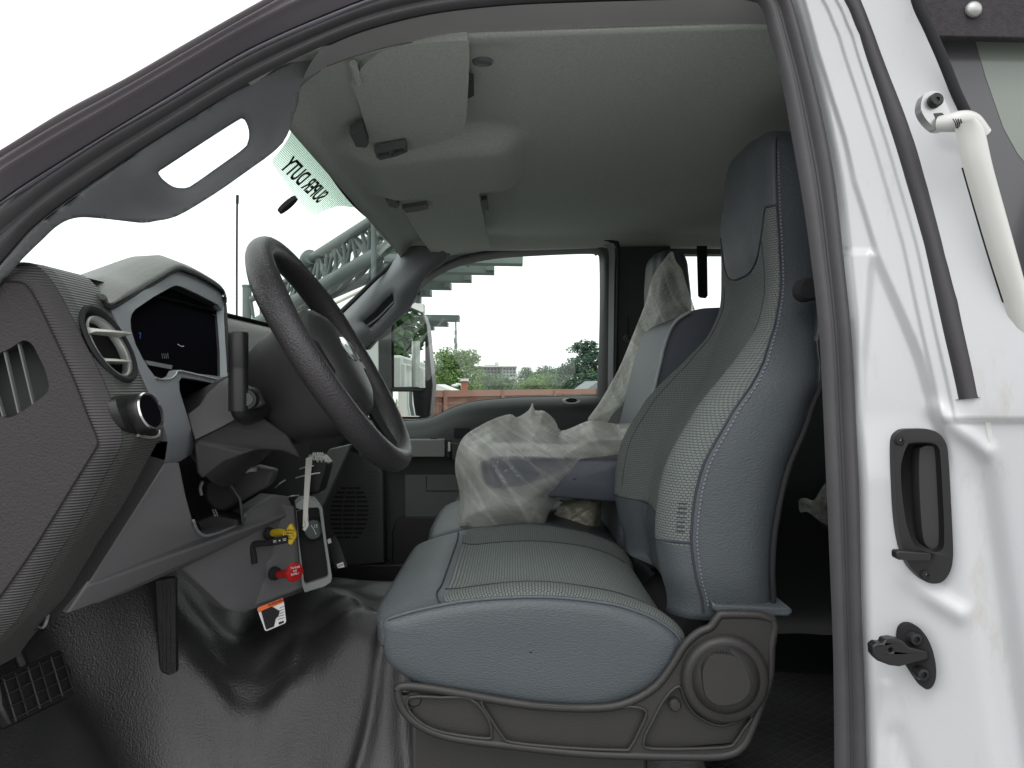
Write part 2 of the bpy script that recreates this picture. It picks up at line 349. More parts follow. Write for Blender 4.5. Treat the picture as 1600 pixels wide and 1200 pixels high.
def jY(px, py, relief=True):
    r = interps([(a, b) for a, b, c in RT], py); yr = interps([(a, c) for a, b, c in RT], py)
    u = px-r
    Y = yr-.105*u/270 - .012*sst(0, 22, u)          # turns out of the cab towards the skin
    if relief:
        s = interps(ST, py)
        # groove that runs down beside the seal, opening into the triangular pressing
        g = interp([(-120, 22), (0, 24), (80, 22), (157, 26), (217, 32), (283, 34), (400, 58), (560, 112), (640, 131), (720, 150)], py)
        gl = interp([(-120, 22), (283, 34), (380, 58), (420, 44), (560, 20), (700, 6), (1320, 6)], py)
        if py < 395: Y += .007*(1-sst(g-4, g+6, u))
        else:
            Y += .009*sst(gl-8, gl+14, u)*(1-sst(g-14, g+8, u))*(1-sst(640, 760, py))
        if py < 660: Y -= .003*sst(-34, -26, px-s)+.003*sst(-12, -6, px-s)
        Y -= .006*ridge(px, py, 1462, 640, 1540, 705, 14)
        Y -= .006*ridge(px, py, 1400, 900, 1500, 960, 15)*sst(1390, 1480, px)
        Y += .010*ridge(px, py, 1520, 700, 1600, 1250, 26)*sst(640, 760, py)
        Y += .004*ridge(px, py, 1400, 1150, 1440, 1250, 18)
        Y -= .003*ridge(px, py, 1384, 1075, 1372, 1200, 12)
    return Y
def inpoly(p, poly):
    c = False; j = len(poly)-1
    for i in range(len(poly)):
        (xi, yi), (xj, yj) = poly[i], poly[j]
        if (yi > p[1]) != (yj > p[1]) and p[0] < (xj-xi)*(p[1]-yi)/(yj-yi)+xi: c = not c
        j = i
    return c
def jamb(name, x0f, x1f, y0, y1, m, par, nx=60, ny=150, off=0, cut=None):
    if cut:
        V = []; Q = []
        for j in range(ny+1):
            py = y0+(y1-y0)*j/ny; a, b = x0f(py), x1f(py)
            for i in range(nx+1): px = a+(b-a)*i/nx; Q.append((px, py)); V.append(W(px, py, jY(px, py)-off))
        Fc = []
        for j in range(ny):
            for i in range(nx):
                a = j*(nx+1)+i; q = Q[a]; q2 = Q[a+nx+2]
                if not inpoly(((q[0]+q2[0])/2, (q[1]+q2[1])/2), cut): Fc.append((a, a+1, a+nx+2, a+nx+1))
        return mk(name, V, Fc, m, par)
    L = []
    for j in range(ny+1):
        py = y0+(y1-y0)*j/ny; a, b = x0f(py), x1f(py)
        L.append([W(a+(b-a)*i/nx, py, jY(a+(b-a)*i/nx, py)-off) for i in range(nx+1)])
    return loft(name, L, m, par)
RD = part('rear_door', T)
rf = lambda py: interps([(a, b) for a, b, c in RT], py)
gedge = lambda py: interp([(-120, 1378), (0, 1430), (100, 1470), (180, 1506), (230, 1530), (330, 1556), (520, 1612), (900, 1800)], py)
jamb('door_edge', rf, lambda py: min(XR, gedge(py)), -120, 1320, 'paint', RD, 110, 240, cut=[(1403, 700), (1412, 684), (1462, 684), (1476, 700), (1481, 860), (1468, 869), (1420, 866), (1404, 790)])
# black sealing strip on the edge, cut off square
L = []
for j in range(91):
    py = -120+(625+120)*j/90; a, b = interps(ST, py), interps(TT, py); row = []
    for i in range(13):
        t = i/12; px = a+(b-a)*t; row.append(W(px, py-4*t*(j == 90), jY(px, py, False)-.002-.008*math.sin(math.pi*min(1, max(0, t)))**.55))
    L.append(row)
loft('seal_strip', L, mat('strip_rubber', (.035, .032, .036), .5, bump=.3, bscale=500), RD)
pp = [W(interps(ST, 625), 625, jY(1495, 625, False)), W(interps(TT, 621), 621, jY(1530, 621, False))]
panel('strip_end', [W(1494.6, 624.6, jY(1495, 625, False)-.008), W(1531, 620.6, jY(1530, 621, False)-.008), W(1531, 622, jY(1530, 621, False)+.004), W(1495, 628, jY(1495, 625, False)+.004)], (0, .002, 0), 'blackm', RD, bevel=0)
# warm painted window frame beside the strip
L = []
for j in range(61):
    py = -120+(700+120)*j/60; a = interps(TT, py)+2; b = min(XR, gedge(py)+1); L.append([W(a+(b-a)*i/12, py, jY(a, py, False)-.001-.006*math.sin(math.pi*min(1, i/3)*.5)) for i in range(13)])
loft('window_frame', L, 'paintw', RD)
# glass seal, header and tinted pane
gs = [(1418, -60), (1428, 0), (1448, 45), (1470, 95), (1490, 145), (1508, 182)]
tube('glass_seal', [W(a+4, b, .80) for a, b in gs], .0052, 'blackm', RD)
panel('window_header', WL([(1405, -120), (1440, 0), (1462, 57), (1520, 58), (1700, 62), (1700, -120)], .815), .012, mat('header_trim', (.03, .026, .03), .8, bump=.8, bscale=500, var=.3, vscale=150), RD)
panel('door_glass', WL([(1440, 40), (1459, 58), (1700, 64), (1700, 760), (1640, 700), (1560, 330), (1500, 170)], .845), .005, 'tint', RD, bevel=0)
panel('clear_pane', WL([(1522, 56), (1540, 120), (1568, 200), (1590, 240), (1640, 300), (1700, 300), (1700, 58)], .8445), .002, 'tint2', RD, bevel=0)
lathe('header_rivet', W(1522, 14, .812), (0, -1, .1), [(.0001, .005), (.004, .0045), (.0075, .002), (.0085, 0), (.0085, -.002)], 'silver', RD)
# painted hinge arm
HA = part('hinge_arm', RD)
pad = spl(WL([(1439, 165), (1444, 148), (1457, 142), (1470, 146), (1480, 165), (1488, 186), (1484, 199), (1466, 202), (1452, 192), (1442, 178)], .775), 5, True)
panel('arm_bracket', pad, .012, 'steel', HA, bevel=.0025, seg=3)
panel('arm_slot', WL([(1459, 177), (1472, 176), (1482, 186), (1463, 187)], .7745), .004, 'trim_dark', HA, bevel=0)
lathe('arm_bolt', W(1461.5, 157, .772), (0, -1, 0), [(.0001, .003), (.002, .0028), (.0022, .0045), (.0055, .0045), (.0068, .003), (.007, -.003)], 'black', HA, seg=20)
arm_l = [(1492, 198), (1494, 212), (1505, 262), (1526, 335), (1547, 405), (1574, 490), (1600, 580), (1640, 720)]
arm_r = [(1522, 188), (1536, 202), (1550, 262), (1570, 335), (1588, 400), (1610, 480), (1640, 585), (1690, 720)]
band('arm_bar', WL(arm_l, .760), WL(arm_r, .752), lambda t: .012*math.sin(math.pi*t)**.6, 'paintw', HA, n=80, k=12)
tube('arm_neck', WL([(1466, 194, .775), (1484, 192, .768), (1500, 190, .765), (1514, 194, .768), (1526, 214, .772)]), lambda t: .0075+.006*t, 'paintw', HA, seg=16)
for k in range(4): tube('neck_wrinkle', WL([(1489+k*4, 186, .756), (1493+k*3, 193, .753), (1494+k*2, 200, .757)]), .0006, 'shadowgap', HA, seg=4)
tube('arm_gap', [W(a-1, b, .765) for a, b in arm_l[2:]], .0012, 'shadowgap', HA, seg=6)
# latch cup
HC = part('door_handle', RD)
def o5(l, sx=.25, ox=1340, oy=640): return [(ox+a*sx, oy+b*sx) for a, b in l]
Yc = lambda px, py: jY(px, py, False)-.0095
po = o5([(230, 210), (240, 165), (265, 138), (300, 123), (370, 120), (440, 122), (510, 150), (555, 215), (568, 300), (578, 450), (588, 650), (595, 800), (597, 920), (580, 1010), (535, 1073), (480, 1088), (425, 1075), (370, 1030), (325, 975), (288, 890), (262, 780), (245, 640), (236, 480), (230, 330)])
ph = o5([(310, 225), (350, 208), (460, 208), (505, 235), (518, 300), (530, 500), (540, 700), (540, 840), (520, 880), (480, 893), (420, 880), (362, 855), (315, 750), (290, 620), (272, 450), (275, 330)])
panel('handle_plate', spl([W(a, b, Yc(a, b)) for a, b in po], 4, True), .010, 'black', HC, holes=[spl([W(a, b, Yc(a, b)) for a, b in ph], 4, True)], bevel=.0015)
cup = spl([W(a, b, Yc(a, b)+.001) for a, b in ph], 4, True); cc = sum(cup, Vector())/len(cup)
loft('handle_cup', [cup]+[[cc+(p-cc)*s+Vector((.006*d/.03, d, 0)) for p in cup] for s, d in ((.97, .012), (.93, .022), (.8, .030), (.4, .032), (.01, .032))], 'blackm', HC, closed=True)
gr = o5([(388, 260), (400, 238), (440, 225), (490, 238), (508, 270), (520, 500), (528, 760), (520, 850), (480, 870), (440, 858), (410, 800), (392, 600), (384, 400)])
panel('handle_grip', spl([W(a, b, Yc(a, b)+.010) for a, b in gr], 4, True), .014, mat('grip_plastic', (.03, .03, .032), .5), HC, bevel=.004, seg=3)
panel('handle_lever', WL([(1401, 863), (1404, 861), (1455, 864), (1457, 870), (1455, 876), (1404, 875), (1401, 872)], .795), .012, 'black', HC, bevel=.0015)
for a, b in ((1407, 688.5), (1447, 898)):
    lathe('screw', W(a, b, Yc(a, b)), (0, -1, 0), [(.0001, .001), (.0015, .001), (.002, .003), (.005, .002), (.0056, 0), (.0056, -.003)], 'blackm', HC, seg=16)
    lathe('screw_socket', W(a-1, b-1, Yc(a, b)-.0012), (0, -1, 0), [(.0001, .0012), (.0010, .0010), (.0012, 0)], 'silver', HC, seg=8)
# striker
SK = part('door_striker', RD)
el = [(1442+27*math.cos(t)*1.0+9*math.sin(t), 1023+50*math.sin(t)+3*math.cos(t)) for t in [i*2*math.pi/28 for i in range(28)]]
el = [(1406, 990), (1411, 979), (1421, 975), (1434, 979), (1448, 995), (1458, 1018), (1463, 1045), (1461, 1066), (1452, 1077), (1441, 1073), (1425, 1050), (1413, 1030), (1407, 1008)]
panel('striker_plate', spl([W(a, b, jY(a, b, False)-.0115) for a, b in el], 4, True), .008, 'blackm', SK, bevel=.001)
for a, b in ((1429, 997), (1440, 1052)):
    lathe('bolt', W(a, b, jY(a, b, False)-.0135), (0, -1, 0), [(.0001, .002), (.003, .002), (.0032, .005), (.006, .0045), (.0075, 0), (.0075, -.004)], 'black', SK, seg=6 if False else 14)
fork = [(1363, 1010), (1370, 1005), (1380, 1006), (1382, 1000), (1396, 998), (1410, 1001), (1422, 1012), (1450, 1018), (1452, 1030), (1430, 1036), (1406, 1042), (1390, 1040), (1372, 1033), (1364, 1024)]
panel('striker_fork', WL(fork, .80), .013, 'black', SK, bevel=.0025, holes=[WL([(1388, 1015), (1392, 1012), (1396, 1015), (1395, 1020), (1390, 1020)], .80)])

# ---- near windscreen pillar trim with its grab handle opening
def apY(px, py):            # pillar trim runs from low/outboard to high/inboard
    return .90+.18*sst(0, 480, px)
trim_in = [(-90, 540), (-30, 470), (20, 415), (33, 400), (60, 373), (90, 347), (117, 337), (150, 338), (190, 343), (220, 347), (240, 345), (273, 337), (333, 302), (385, 266), (430, 233), (447, 213), (457, 182), (465, 157), (470, 133), (500, 110)]
trim_out = [(500, 78), (480, 86), (393, 130), (300, 185), (187, 257), (67, 343), (13, 400), (-90, 520)]
hole = [(242, 268), (247, 262), (253, 258), (310, 221), (367, 185), (377, 182), (383, 187), (388, 200), (389, 212), (387, 222), (380, 233), (340, 262), (300, 290), (291, 294), (283, 295), (267, 292), (250, 280)]
def tY(px, py):             # depth grows from the outer seal to the inner edge
    d = (py - interp([(-90, 520), (13, 400), (67, 343), (187, 257), (300, 185), (393, 130), (480, 86), (567, 50)], px))
    return apY(px, py)-.045+.055*sst(-20, 130, d)
AT = part('pillar_trim', T)
oin = spl([W(a, b, tY(a, b)) for a, b in trim_in], 4); oout = spl([W(a, b, tY(a, b)) for a, b in trim_out], 4)
hl = spl([W(a, b, tY(a, b)) for a, b in hole], 3, True)
# grid mesh so that the trim can curve
def offs(l, d):
    n = len(l); out = []
    ar = sum(l[i][0]*l[(i+1) % n][1]-l[(i+1) % n][0]*l[i][1] for i in range(n)); sg = 1 if ar > 0 else -1
    for i in range(n):
        (x0, y0), (x1, y1) = l[i-1], l[(i+1) % n]; dx, dy = x1-x0, y1-y0; q = math.hypot(dx, dy) or 1; out.append((l[i][0]-sg*dy/q*d, l[i][1]+sg*dx/q*d))
    return out
def filled(name, outer, holes, Yf, m, par, step=9, thick=.006, bevel=0, extra=(), sangle=None):
    """curved plate: fine triangulation of an outline in the picture, bent onto depth Yf"""
    from mathutils.geometry import delaunay_2d_cdt
    pts = []; edges = []; 
    for l in [outer]+list(holes)+list(extra):
        o = len(pts); pts += [Vector((a, b)) for a, b in l]; edges += [(o+i, o+(i+1) % len(l)) for i in range(len(l))]
    def inside(p, poly):
        c = False; j = len(poly)-1
        for i in range(len(poly)):
            (xi, yi), (xj, yj) = poly[i], poly[j]
            if (yi > p[1]) != (yj > p[1]) and p[0] < (xj-xi)*(p[1]-yi)/(yj-yi)+xi: c = not c
            j = i
        return c
    def ok(p): return inside(p, outer) and not any(inside(p, h) for h in holes)
    x0, x1 = min(p[0] for p in outer), max(p[0] for p in outer); y0, y1 = min(p[1] for p in outer), max(p[1] for p in outer)
    y = y0+step/2
    while y < y1:
        x = x0+step/2
        while x < x1:
            if ok((x, y)) and all(dseg(x, y, l) > step*.45 for l in extra): pts.append(Vector((x, y)))
            x += step
        y += step
    r = delaunay_2d_cdt(pts, edges, [], 0, .01); vs, fs = r[0], r[2]; keep = []
    for f in fs:
        c = sum((vs[i] for i in f), Vector((0, 0)))/len(f)
        if ok(c): keep.append(tuple(f))
    used = sorted({i for f in keep for i in f}); ix = {u: k for k, u in enumerate(used)}
    o = mk(name, [W(vs[u].x, vs[u].y, Yf(vs[u].x, vs[u].y)) for u in used], [tuple(ix[i] for i in f) for f in keep], m, par, sangle=sangle)
    if thick:
        s = o.modifiers.new('s', 'SOLIDIFY'); s.thickness = thick; s.offset = -1 if True else 1; s.use_even_offset = False
    if bevel:
        b = o.modifiers.new('b', 'BEVEL'); b.width = bevel; b.segments = 3; b.limit_method = 'ANGLE'; b.angle_limit = R(50)
    return o
def s2(l, n=4, closed=False): return [(p.x, p.y) for p in spl([(a, b, 0) for a, b in l], n, closed)]
def dseg(px, py, l):
    best = 1e9
    for (x0, y0), (x1, y1) in zip(l, l[1:]+l[:1]):
        dx, dy = x1-x0, y1-y0; l2 = dx*dx+dy*dy or 1e-9; t = max(0, min(1, ((px-x0)*dx+(py-y0)*dy)/l2)); best = min(best, math.hypot(px-x0-t*dx, py-y0-t*dy))
    return best
hole2 = s2(hole, 4, True)
def trimY(px, py):
    Y = tY(px, py); d = dseg(px, py, hole2)
    return Y-.010*(1-sst(10, 55, d))+.004*(1-sst(0, 10, d))
filled('trim_cover', s2(trim_in)+s2(trim_out), [hole2], trimY, 'trim', AT, step=8, thick=.005, extra=[offs(hole2, -5), offs(hole2, -10)])
for l in ([(187, 262), (215, 280), (250, 303), (270, 311), (290, 312), (315, 303), (345, 285), (380, 262)], [(397, 130), (405, 160), (411, 195), (412, 218), (404, 240), (380, 262)]):
    tube('trim_seam', [W(a, b, trimY(a, b)-.0035) for a, b in l], .0007, 'shadowgap', AT, seg=5)
for l in ([(224, 346), (228, 337), (238, 332), (255, 331), (267, 334), (273, 338)], [(432, 232), (432, 215), (437, 200), (446, 192), (454, 190)]):
    tube('trim_cap', [W(a, b, tY(a, b)-.004) for a, b in l], .0008, 'shadowgap', AT, seg=5)

# ---- headliner and roof
HZ = lambda x, y: interp([(-.6, .405), (-.33, .425), (-.1, .452), (.3, .465), (1.5, .455)], x)-.30*max(0, abs(y-1.72)-.62)**2*0  - .03*sst(2.36, 2.46, y)
def hlz(x, y):
    z = HZ(x, y)
    # two pockets the visors fold into, and the raised middle between them
    z += .010*sst(-.33, -.28, x)*sst(.02, -.03, x)*sst(1.02, 1.06, y)*sst(1.42, 1.36, y)
    z += .008*sst(-.33, -.28, x)*sst(.02, -.03, x)*sst(1.72, 1.78, y)*sst(2.42, 2.36, y)
    z -= .030*sst(-.33, -.24, x)*sst(.04, -.03, x)*sst(1.36, 1.44, y)*sst(1.78, 1.70, y)
    z -= .03*math.exp(-((x+.345)/.02)**2)
    return z
xs = [-.345+1.9*i/130 for i in range(131)]; ys = [1.0+1.46*j/110 for j in range(111)]
HL = part('headliner', T); M['rail_dark'] = mat('lining_edge', (.2, .2, .2), .8)
loft('roof_lining', [[Vector((x, y, hlz(x, y))) for x in xs] for y in ys], 'liner', HL, solid=.004)
# side rail lining between seal and headliner
Eh = [(500, 78, .90), (567, 50, .91), (667, 24, .92), (780, 10, .93), (900, 4, .94), (1050, 0, .94), (1150, -2, .94), (1210, 14, .94)]
He = [(470, 133, 1.08), (510, 104, 1.03), (567, 84, 1.015), (633, 68, 1.01), (733, 57, 1.01), (900, 50, 1.01), (1050, 45, 1.01), (1250, 43, 1.01)]
band('rail_lining', WL(Eh), WL(He), lambda t: .006*math.sin(t*math.pi), mat('rail_cloth', (.44, .43, .44), .95, bump=.5, bscale=900), HL, n=60, k=8)
tube('lining_seam', WL([(a, b, c-.002) for a, b, c in He[1:]]), .0008, 'rail_dark', HL, seg=6)
lathe('hook_ring', (-.042, 1.105, hlz(-.042, 1.105)-.001), (0, 0, -1), [(.0001, .002), (.010, .002), (.012, .005), (.0145, .004), (.015, -.003)], 'trim', HL, seg=24)
# roof skin, cab back, floor pan and outer sides so that the cab is closed
BD = part('cab_body', T)
box('roof_skin', (.62, 1.73, .545), (1.9, 1.60, .03), 'paint', BD, bevel=.012)
xw = 1.55
panel('cab_back', [Vector((xw, .82, -.9)), Vector((xw, 2.62, -.9)), Vector((xw, 2.62, .1)), Vector((xw, 2.42, .53)), Vector((xw, 1.02, .53)), Vector((xw, .82, .1))], (.04, 0, 0), 'trim', BD,
      holes=[[Vector((xw, 1.15, .08)), Vector((xw, 2.3, .08)), Vector((xw, 2.25, .38)), Vector((xw, 1.2, .38))]], bevel=.004)
panel('back_glass', [Vector((xw+.02, 1.14, .07)), Vector((xw+.02, 2.31, .07)), Vector((xw+.02, 2.26, .39)), Vector((xw+.02, 1.19, .39))], (.004, 0, 0), 'sideglass', BD, bevel=0)
box('service_body', (3.2, 1.72, -.28), (2.7, 1.98, .95), 'paintw', BD, bevel=.02)
for i in range(4): box('locker_door', (2.15+i*.68, 2.715, -.26), (.60, .03, .80), 'silver' if i % 2 else 'paintw', BD, bevel=.01)
tube('tie_down_pole', [(2.02, 2.78, -.7), (2.02, 2.78, .3)], .03, 'silver', BD, smoothn=0)
# outer skin of the rear door behind the edge
panel('rear_door_skin', [Vector((.545, .74, -.95)), Vector((1.5, .74, -.95)), Vector((1.5, .74, .05)), Vector((1.5, .9, .5)), Vector((.62, .9, .5)), Vector((.57, .74, .05))], .02, 'paint', RD, bevel=.004)
panel('rear_door_lining', [Vector((.44, .93, -.9)), Vector((1.5, .93, -.9)), Vector((1.5, .93, .07)), Vector((1.5, 1.0, .47)), Vector((.44, 1.0, .47)), Vector((.43, .93, .07))], .01, 'trim_dark', RD, bevel=.004)

# ---- visors
def visor(pts, zf, name='sun_visor'):
    v = part(name, T)
    P = []
    for a, b in pts:
        c = (600-b)/F; k = (a-800)/F; Y = 1.2
        for _ in range(30): z = zf(k*Y, Y); Y = z/c
        P.append(Vector((k*Y, Y, z)))
    return v, P
def onz(a, b, zf):
    c = (600-b)/F; k = (a-800)/F; Y = 1.2
    for _ in range(40): Y = .5*Y+.5*zf(k*Y, Y)/c
    return Vector((k*Y, Y, c*Y))
v1z = lambda x, y: .445-.055*(y-1.02)-.004
V1 = part('sun_visor', T)
o1 = s2([(549, 131), (553, 124), (560, 118), (566, 105), (600, 80), (660, 68), (722, 63), (731, 67), (733, 80), (732, 130), (729, 182), (725, 198), (714, 212), (690, 221), (640, 235), (592, 240), (584, 235), (572, 200), (560, 160)], 4, True)
panel('visor_board', [onz(a, b, v1z) for a, b in o1], (0, 0, .014), 'liner', V1, bevel=.004, seg=3)
panel('visor_clip', [onz(a, b, lambda x, y: .428-.055*(y-1.02)) for a, b in ((546, 210), (566, 202), (576, 226), (573, 231), (556, 230))], (0, 0, .016), 'clip', V1, bevel=.0015)
panel('mirror_slide', [onz(a, b, lambda x, y: .424-.055*(y-1.02)) for a, b in ((585, 238), (634, 229), (637, 238), (620, 245), (594, 251), (588, 247))], (0, 0, .014), 'clip', V1, bevel=.0015,
      holes=[[onz(a, b, lambda x, y: .424-.055*(y-1.02)) for a, b in ((590, 241), (607, 238), (610, 243), (594, 246))], [onz(a, b, lambda x, y: .424-.055*(y-1.02)) for a, b in ((613, 236), (631, 233), (633, 238), (615, 242))]])
tube('visor_pivot', [onz(a, b, v1z)+Vector((0, 0, -.002)) for a, b in ((552, 97), (556, 112), (560, 126))], .0055, 'liner', V1)
panel('visor_tab', [onz(a, b, lambda x, y: .448-.055*(y-1.02)) for a, b in ((731, 124), (740, 126), (741, 150), (731, 155))], (0, 0, .01), 'trim_dark', V1, bevel=.001)
V2 = part('sun_visor', T)
v2z = lambda x, y: .428-.03*(y-1.7)-.006
o2 = s2([(623, 321), (630, 312), (660, 302), (710, 296), (745, 292), (748, 300), (757, 350), (765, 384), (762, 388), (735, 391), (704, 398), (692, 392), (680, 397), (672, 393), (655, 368), (637, 340)], 4, True)
panel('visor_board', [onz(a, b, v2z) for a, b in o2], (0, 0, .012), 'liner', V2, bevel=.003, seg=3)
panel('visor_clip', [onz(a, b, lambda x, y: .412-.03*(y-1.7)) for a, b in ((602, 312), (618, 313), (624, 322), (620, 326), (608, 323))], (0, 0, .012), 'clip', V2, bevel=.001)
panel('mirror_slide', [onz(a, b, lambda x, y: .412-.03*(y-1.7)) for a, b in ((628, 326), (667, 320), (669, 327), (652, 331), (634, 333))], (0, 0, .010), 'clip', V2, bevel=.001)
panel('visor_tab', [onz(a, b, v2z) for a, b in ((752, 313), (761, 312), (763, 330), (756, 328))], (0, 0, .01), 'trim_dark', V2, bevel=.001)

# ---- windscreen
WSL = .87
def onglass(px, py, off=0):
    a, c = (px-800)/F, (600-py)/F; t = (.42+WSL*.345+off)/(c-WSL*a); return Vector((a*t, t, c*t))
WS = part('windscreen', T)
gz = lambda x: .42+WSL*(x+.345)
mk('glass_pane', [(-.30, .9, gz(-.30)), (-.30, 2.55, gz(-.30)), (-.82, 2.68, gz(-.82)), (-.82, .78, gz(-.82))], [(0, 1, 2, 3)], 'glass', WS, smooth=False)
def dotband():
    m = bpy.data.materials.new('dot_band'); m.use_nodes = True; N, L = nodes(m); N.remove(N['Principled BSDF']); out = [n for n in N if n.type == 'OUTPUT_MATERIAL'][0]
    uv = N.new('ShaderNodeUVMap'); v = N.new('ShaderNodeTexVoronoi'); v.inputs['Scale'].default_value = 330; v.inputs['Randomness'].default_value = 0; L.new(uv.outputs[0], v.inputs['Vector'])
    sp = N.new('ShaderNodeSeparateXYZ'); L.new(uv.outputs[0], sp.inputs[0])
    mr = N.new('ShaderNodeMapRange'); mr.inputs['From Min'].default_value = 0; mr.inputs['From Max'].default_value = .125; mr.inputs['To Min'].default_value = .2; mr.inputs['To Max'].default_value = .62; L.new(sp.outputs['Y'], mr.inputs['Value'])
    lt = N.new('ShaderNodeMath'); lt.operation = 'LESS_THAN'; L.new(v.outputs['Distance'], lt.inputs[0]); L.new(mr.outputs[0], lt.inputs[1])
    t = N.new('ShaderNodeBsdfTransparent'); t.inputs[0].default_value = (.86, .97, .89, 1)
    d = N.new('ShaderNodeBsdfTransparent'); d.inputs[0].default_value = (.24, .33, .27, 1)
    mx = N.new('ShaderNodeMixShader'); L.new(lt.outputs[0], mx.inputs[0]); L.new(t.outputs[0], mx.inputs[1]); L.new(d.outputs[0], mx.inputs[2]); L.new(mx.outputs[0], out.inputs[0]); return m
M['dots'] = dotband()
db = s2([(452, 178), (470, 178), (515, 250), (560, 318), (552, 324), (530, 322), (505, 330), (492, 336), (470, 318), (450, 290), (430, 262), (426, 250), (440, 232), (455, 205)], 4, True)
P = [onglass(a, b, -.004) for a, b in db]; n = len(P)
uvs = [(p.y, math.hypot(p.x+.62, p.z-.18)-.235) for p in P]
mk('shade_band', P, [tuple(t) for t in tessellate_polygon([P])], 'dots', WS, smooth=False, uvs=uvs)
up = Vector((1, 0, WSL)).normalized()
ct = onglass(478, 285, -.006)
text('banner_lettering', 'SUPER DUTY', ct, (0, -1, 0), up, .045, 'blackm', WS, off=.0009)
mb = onglass(447, 317, -.01); panel('mirror_button', [mb+Vector((0, 1, 0))*(.020*math.cos(t))*.55+up*(.022*math.sin(t)) for t in [i*math.pi/8 for i in range(16)]], (.006, 0, -.007), 'blackm', WS, bevel=.001)
sc0 = onglass(608, 390, -.006)
def sdisc(name, c, r, m, off): 
    c = c+Vector((WSL, 0, -1)).normalized()*off; return panel(name, [c+Vector((0, 1, 0))*r*math.cos(t)+up*r*math.sin(t) for t in [i*math.pi/12 for i in range(24)]], (.0005, 0, -.0005), m, WS, bevel=0)
sdisc('inspection_sticker', sc0, .034, 'stick', 0)
panel('sticker_emblem', [sc0+Vector((.0012, 0, -.0014))+Vector((0, 1, 0))*a+up*b for a, b in ((-.013, -.012), (.014, -.014), (.013, .014), (-.014, .011))], (.0003, 0, -.0003), 'green', WS, bevel=0)
# header edge, black band along the top of the glass
hd = [(452, 160), (458, 182), (500, 253), (550, 320), (600, 363), (628, 392)]
hd2 = [(461, 152), (472, 178), (516, 246), (566, 314), (612, 357), (642, 390)]
band('glass_edge_band', [onglass(a, b, -.004) for a, b in hd], [onglass(a, b, -.018) for a, b in hd2], lambda t: .003*math.sin(t*math.pi), 'blackm', WS, n=40, k=5)
panel('outer_pillar', WL([(627, 388), (640, 392), (640, 470), (575, 545), (500, 560), (470, 545), (528, 486), (584, 434), (616, 404)], 2.62), .05, 'trim_dark', T, bevel=.004)

# ---- far windscreen pillar trim
FT = part('pillar_trim', T)
fo = s2([(524, 497), (556, 467), (584, 441), (606, 421), (620, 409), (626, 398), (636, 392), (668, 386), (700, 392), (690, 408), (669, 424), (657.5, 437), (651.5, 452), (644, 470), (632, 484), (620, 494), (602, 512), (584, 527), (574, 534), (562, 538), (548, 530), (536, 512)], 4, True)
fh = s2([(566, 500), (580, 489), (600, 468), (612, 457), (618, 458), (618.5, 468), (616, 474), (598, 494), (580, 511), (574, 512), (568, 507)], 4, True)
def fY(px, py):
    t = sst(0, 1, ((px-640)*-.75+(py-400)*.66)/130)
    d = dseg(px, py, fh); s = (px-528)*.7+(py-492)*.71     # distance from the glass edge
    return 2.40+.10*t+.0*s-.03*sst(0, 20, s)+.05*sst(38, 70, s)+(.012*(1-sst(0, 7, d)))
filled('trim_cover', fo, [fh], fY, 'trim', FT, step=4, thick=.012)
panel('handle_recess', [W(a, b, fY(a, b)+.018) for a, b in [(592+(x-592)*1.05, 485+(y-485)*1.05) for x, y in fh]], .01, 'trim_dark', FT, bevel=0)
tube('handle_lip', [W(a, b, fY(a, b)+.004) for a, b in ((574, 509), (590, 497), (606, 481), (617, 470))], .003, 'trim', FT)
tube('trim_edge', [W(a, b, 2.40) for a, b in ((520, 501), (556, 466), (584, 438), (606, 418), (621, 405), (626, 397))], .007, 'blackm', FT)
for l in ([(617, 425), (622, 450), (622, 466), (616, 480), (600, 497), (585, 512), (570, 518), (550, 512), (535, 500)],):
    tube('trim_seam', [W(a, b, fY(a, b)-.006) for a, b in l], .0010, 'shadowgap', FT, seg=5)
for l in ([(644, 455), (637, 458), (632, 466), (633, 474), (638, 477)], [(572, 526), (562, 525), (557, 531), (560, 537)], [(636, 393), (650, 404), (669, 424)]):
    tube('trim_cap', [W(a, b, fY(a, b)-.006) for a, b in l], .0011, 'shadowgap', FT, seg=5)

# ---- passenger side: body side, door, windows
PB = part('cab_side', T)
Yp = 2.45
winO = s2([(560, 537), (584, 529), (620, 497), (640, 476), (652, 453), (669, 437), (690, 424), (715, 413), (771, 401), (840, 396), (920, 393), (933, 396), (939, 405), (939, 520), (935, 616)], 4)
winB = s2([(935, 617), (867, 619), (813, 620), (760, 624), (728, 629), (701, 639), (675, 651), (648, 656), (629, 656), (600, 656), (560, 650), (520, 640)], 4)
win = winO+winB
side_out = [(380, 940), (300, 700), (420, 560), (560, 520), (640, 440), (672, 385), (1400, 385), (1500, 500), (1500, 1000), (400, 1000)]
qw = [(1052, 400), (1062, 397), (1180, 397), (1200, 410), (1205, 540), (1190, 552), (1070, 552), (1060, 540)]
panel('side_trim', WL(side_out, 2.53), .05, mat('side_plastic', (.06, .064, .064), .7, bump=.2, bscale=500), PB, holes=[WL(win, 2.53), WL(qw, 2.53)], bevel=.002)
panel('rear_glass', WL(qw, 2.60), .004, 'sideglass', PB, bevel=0)
PD = part('passenger_door', T)
panel('door_glass', WL(win, 2.555), .004, 'sideglass', PD, bevel=0)
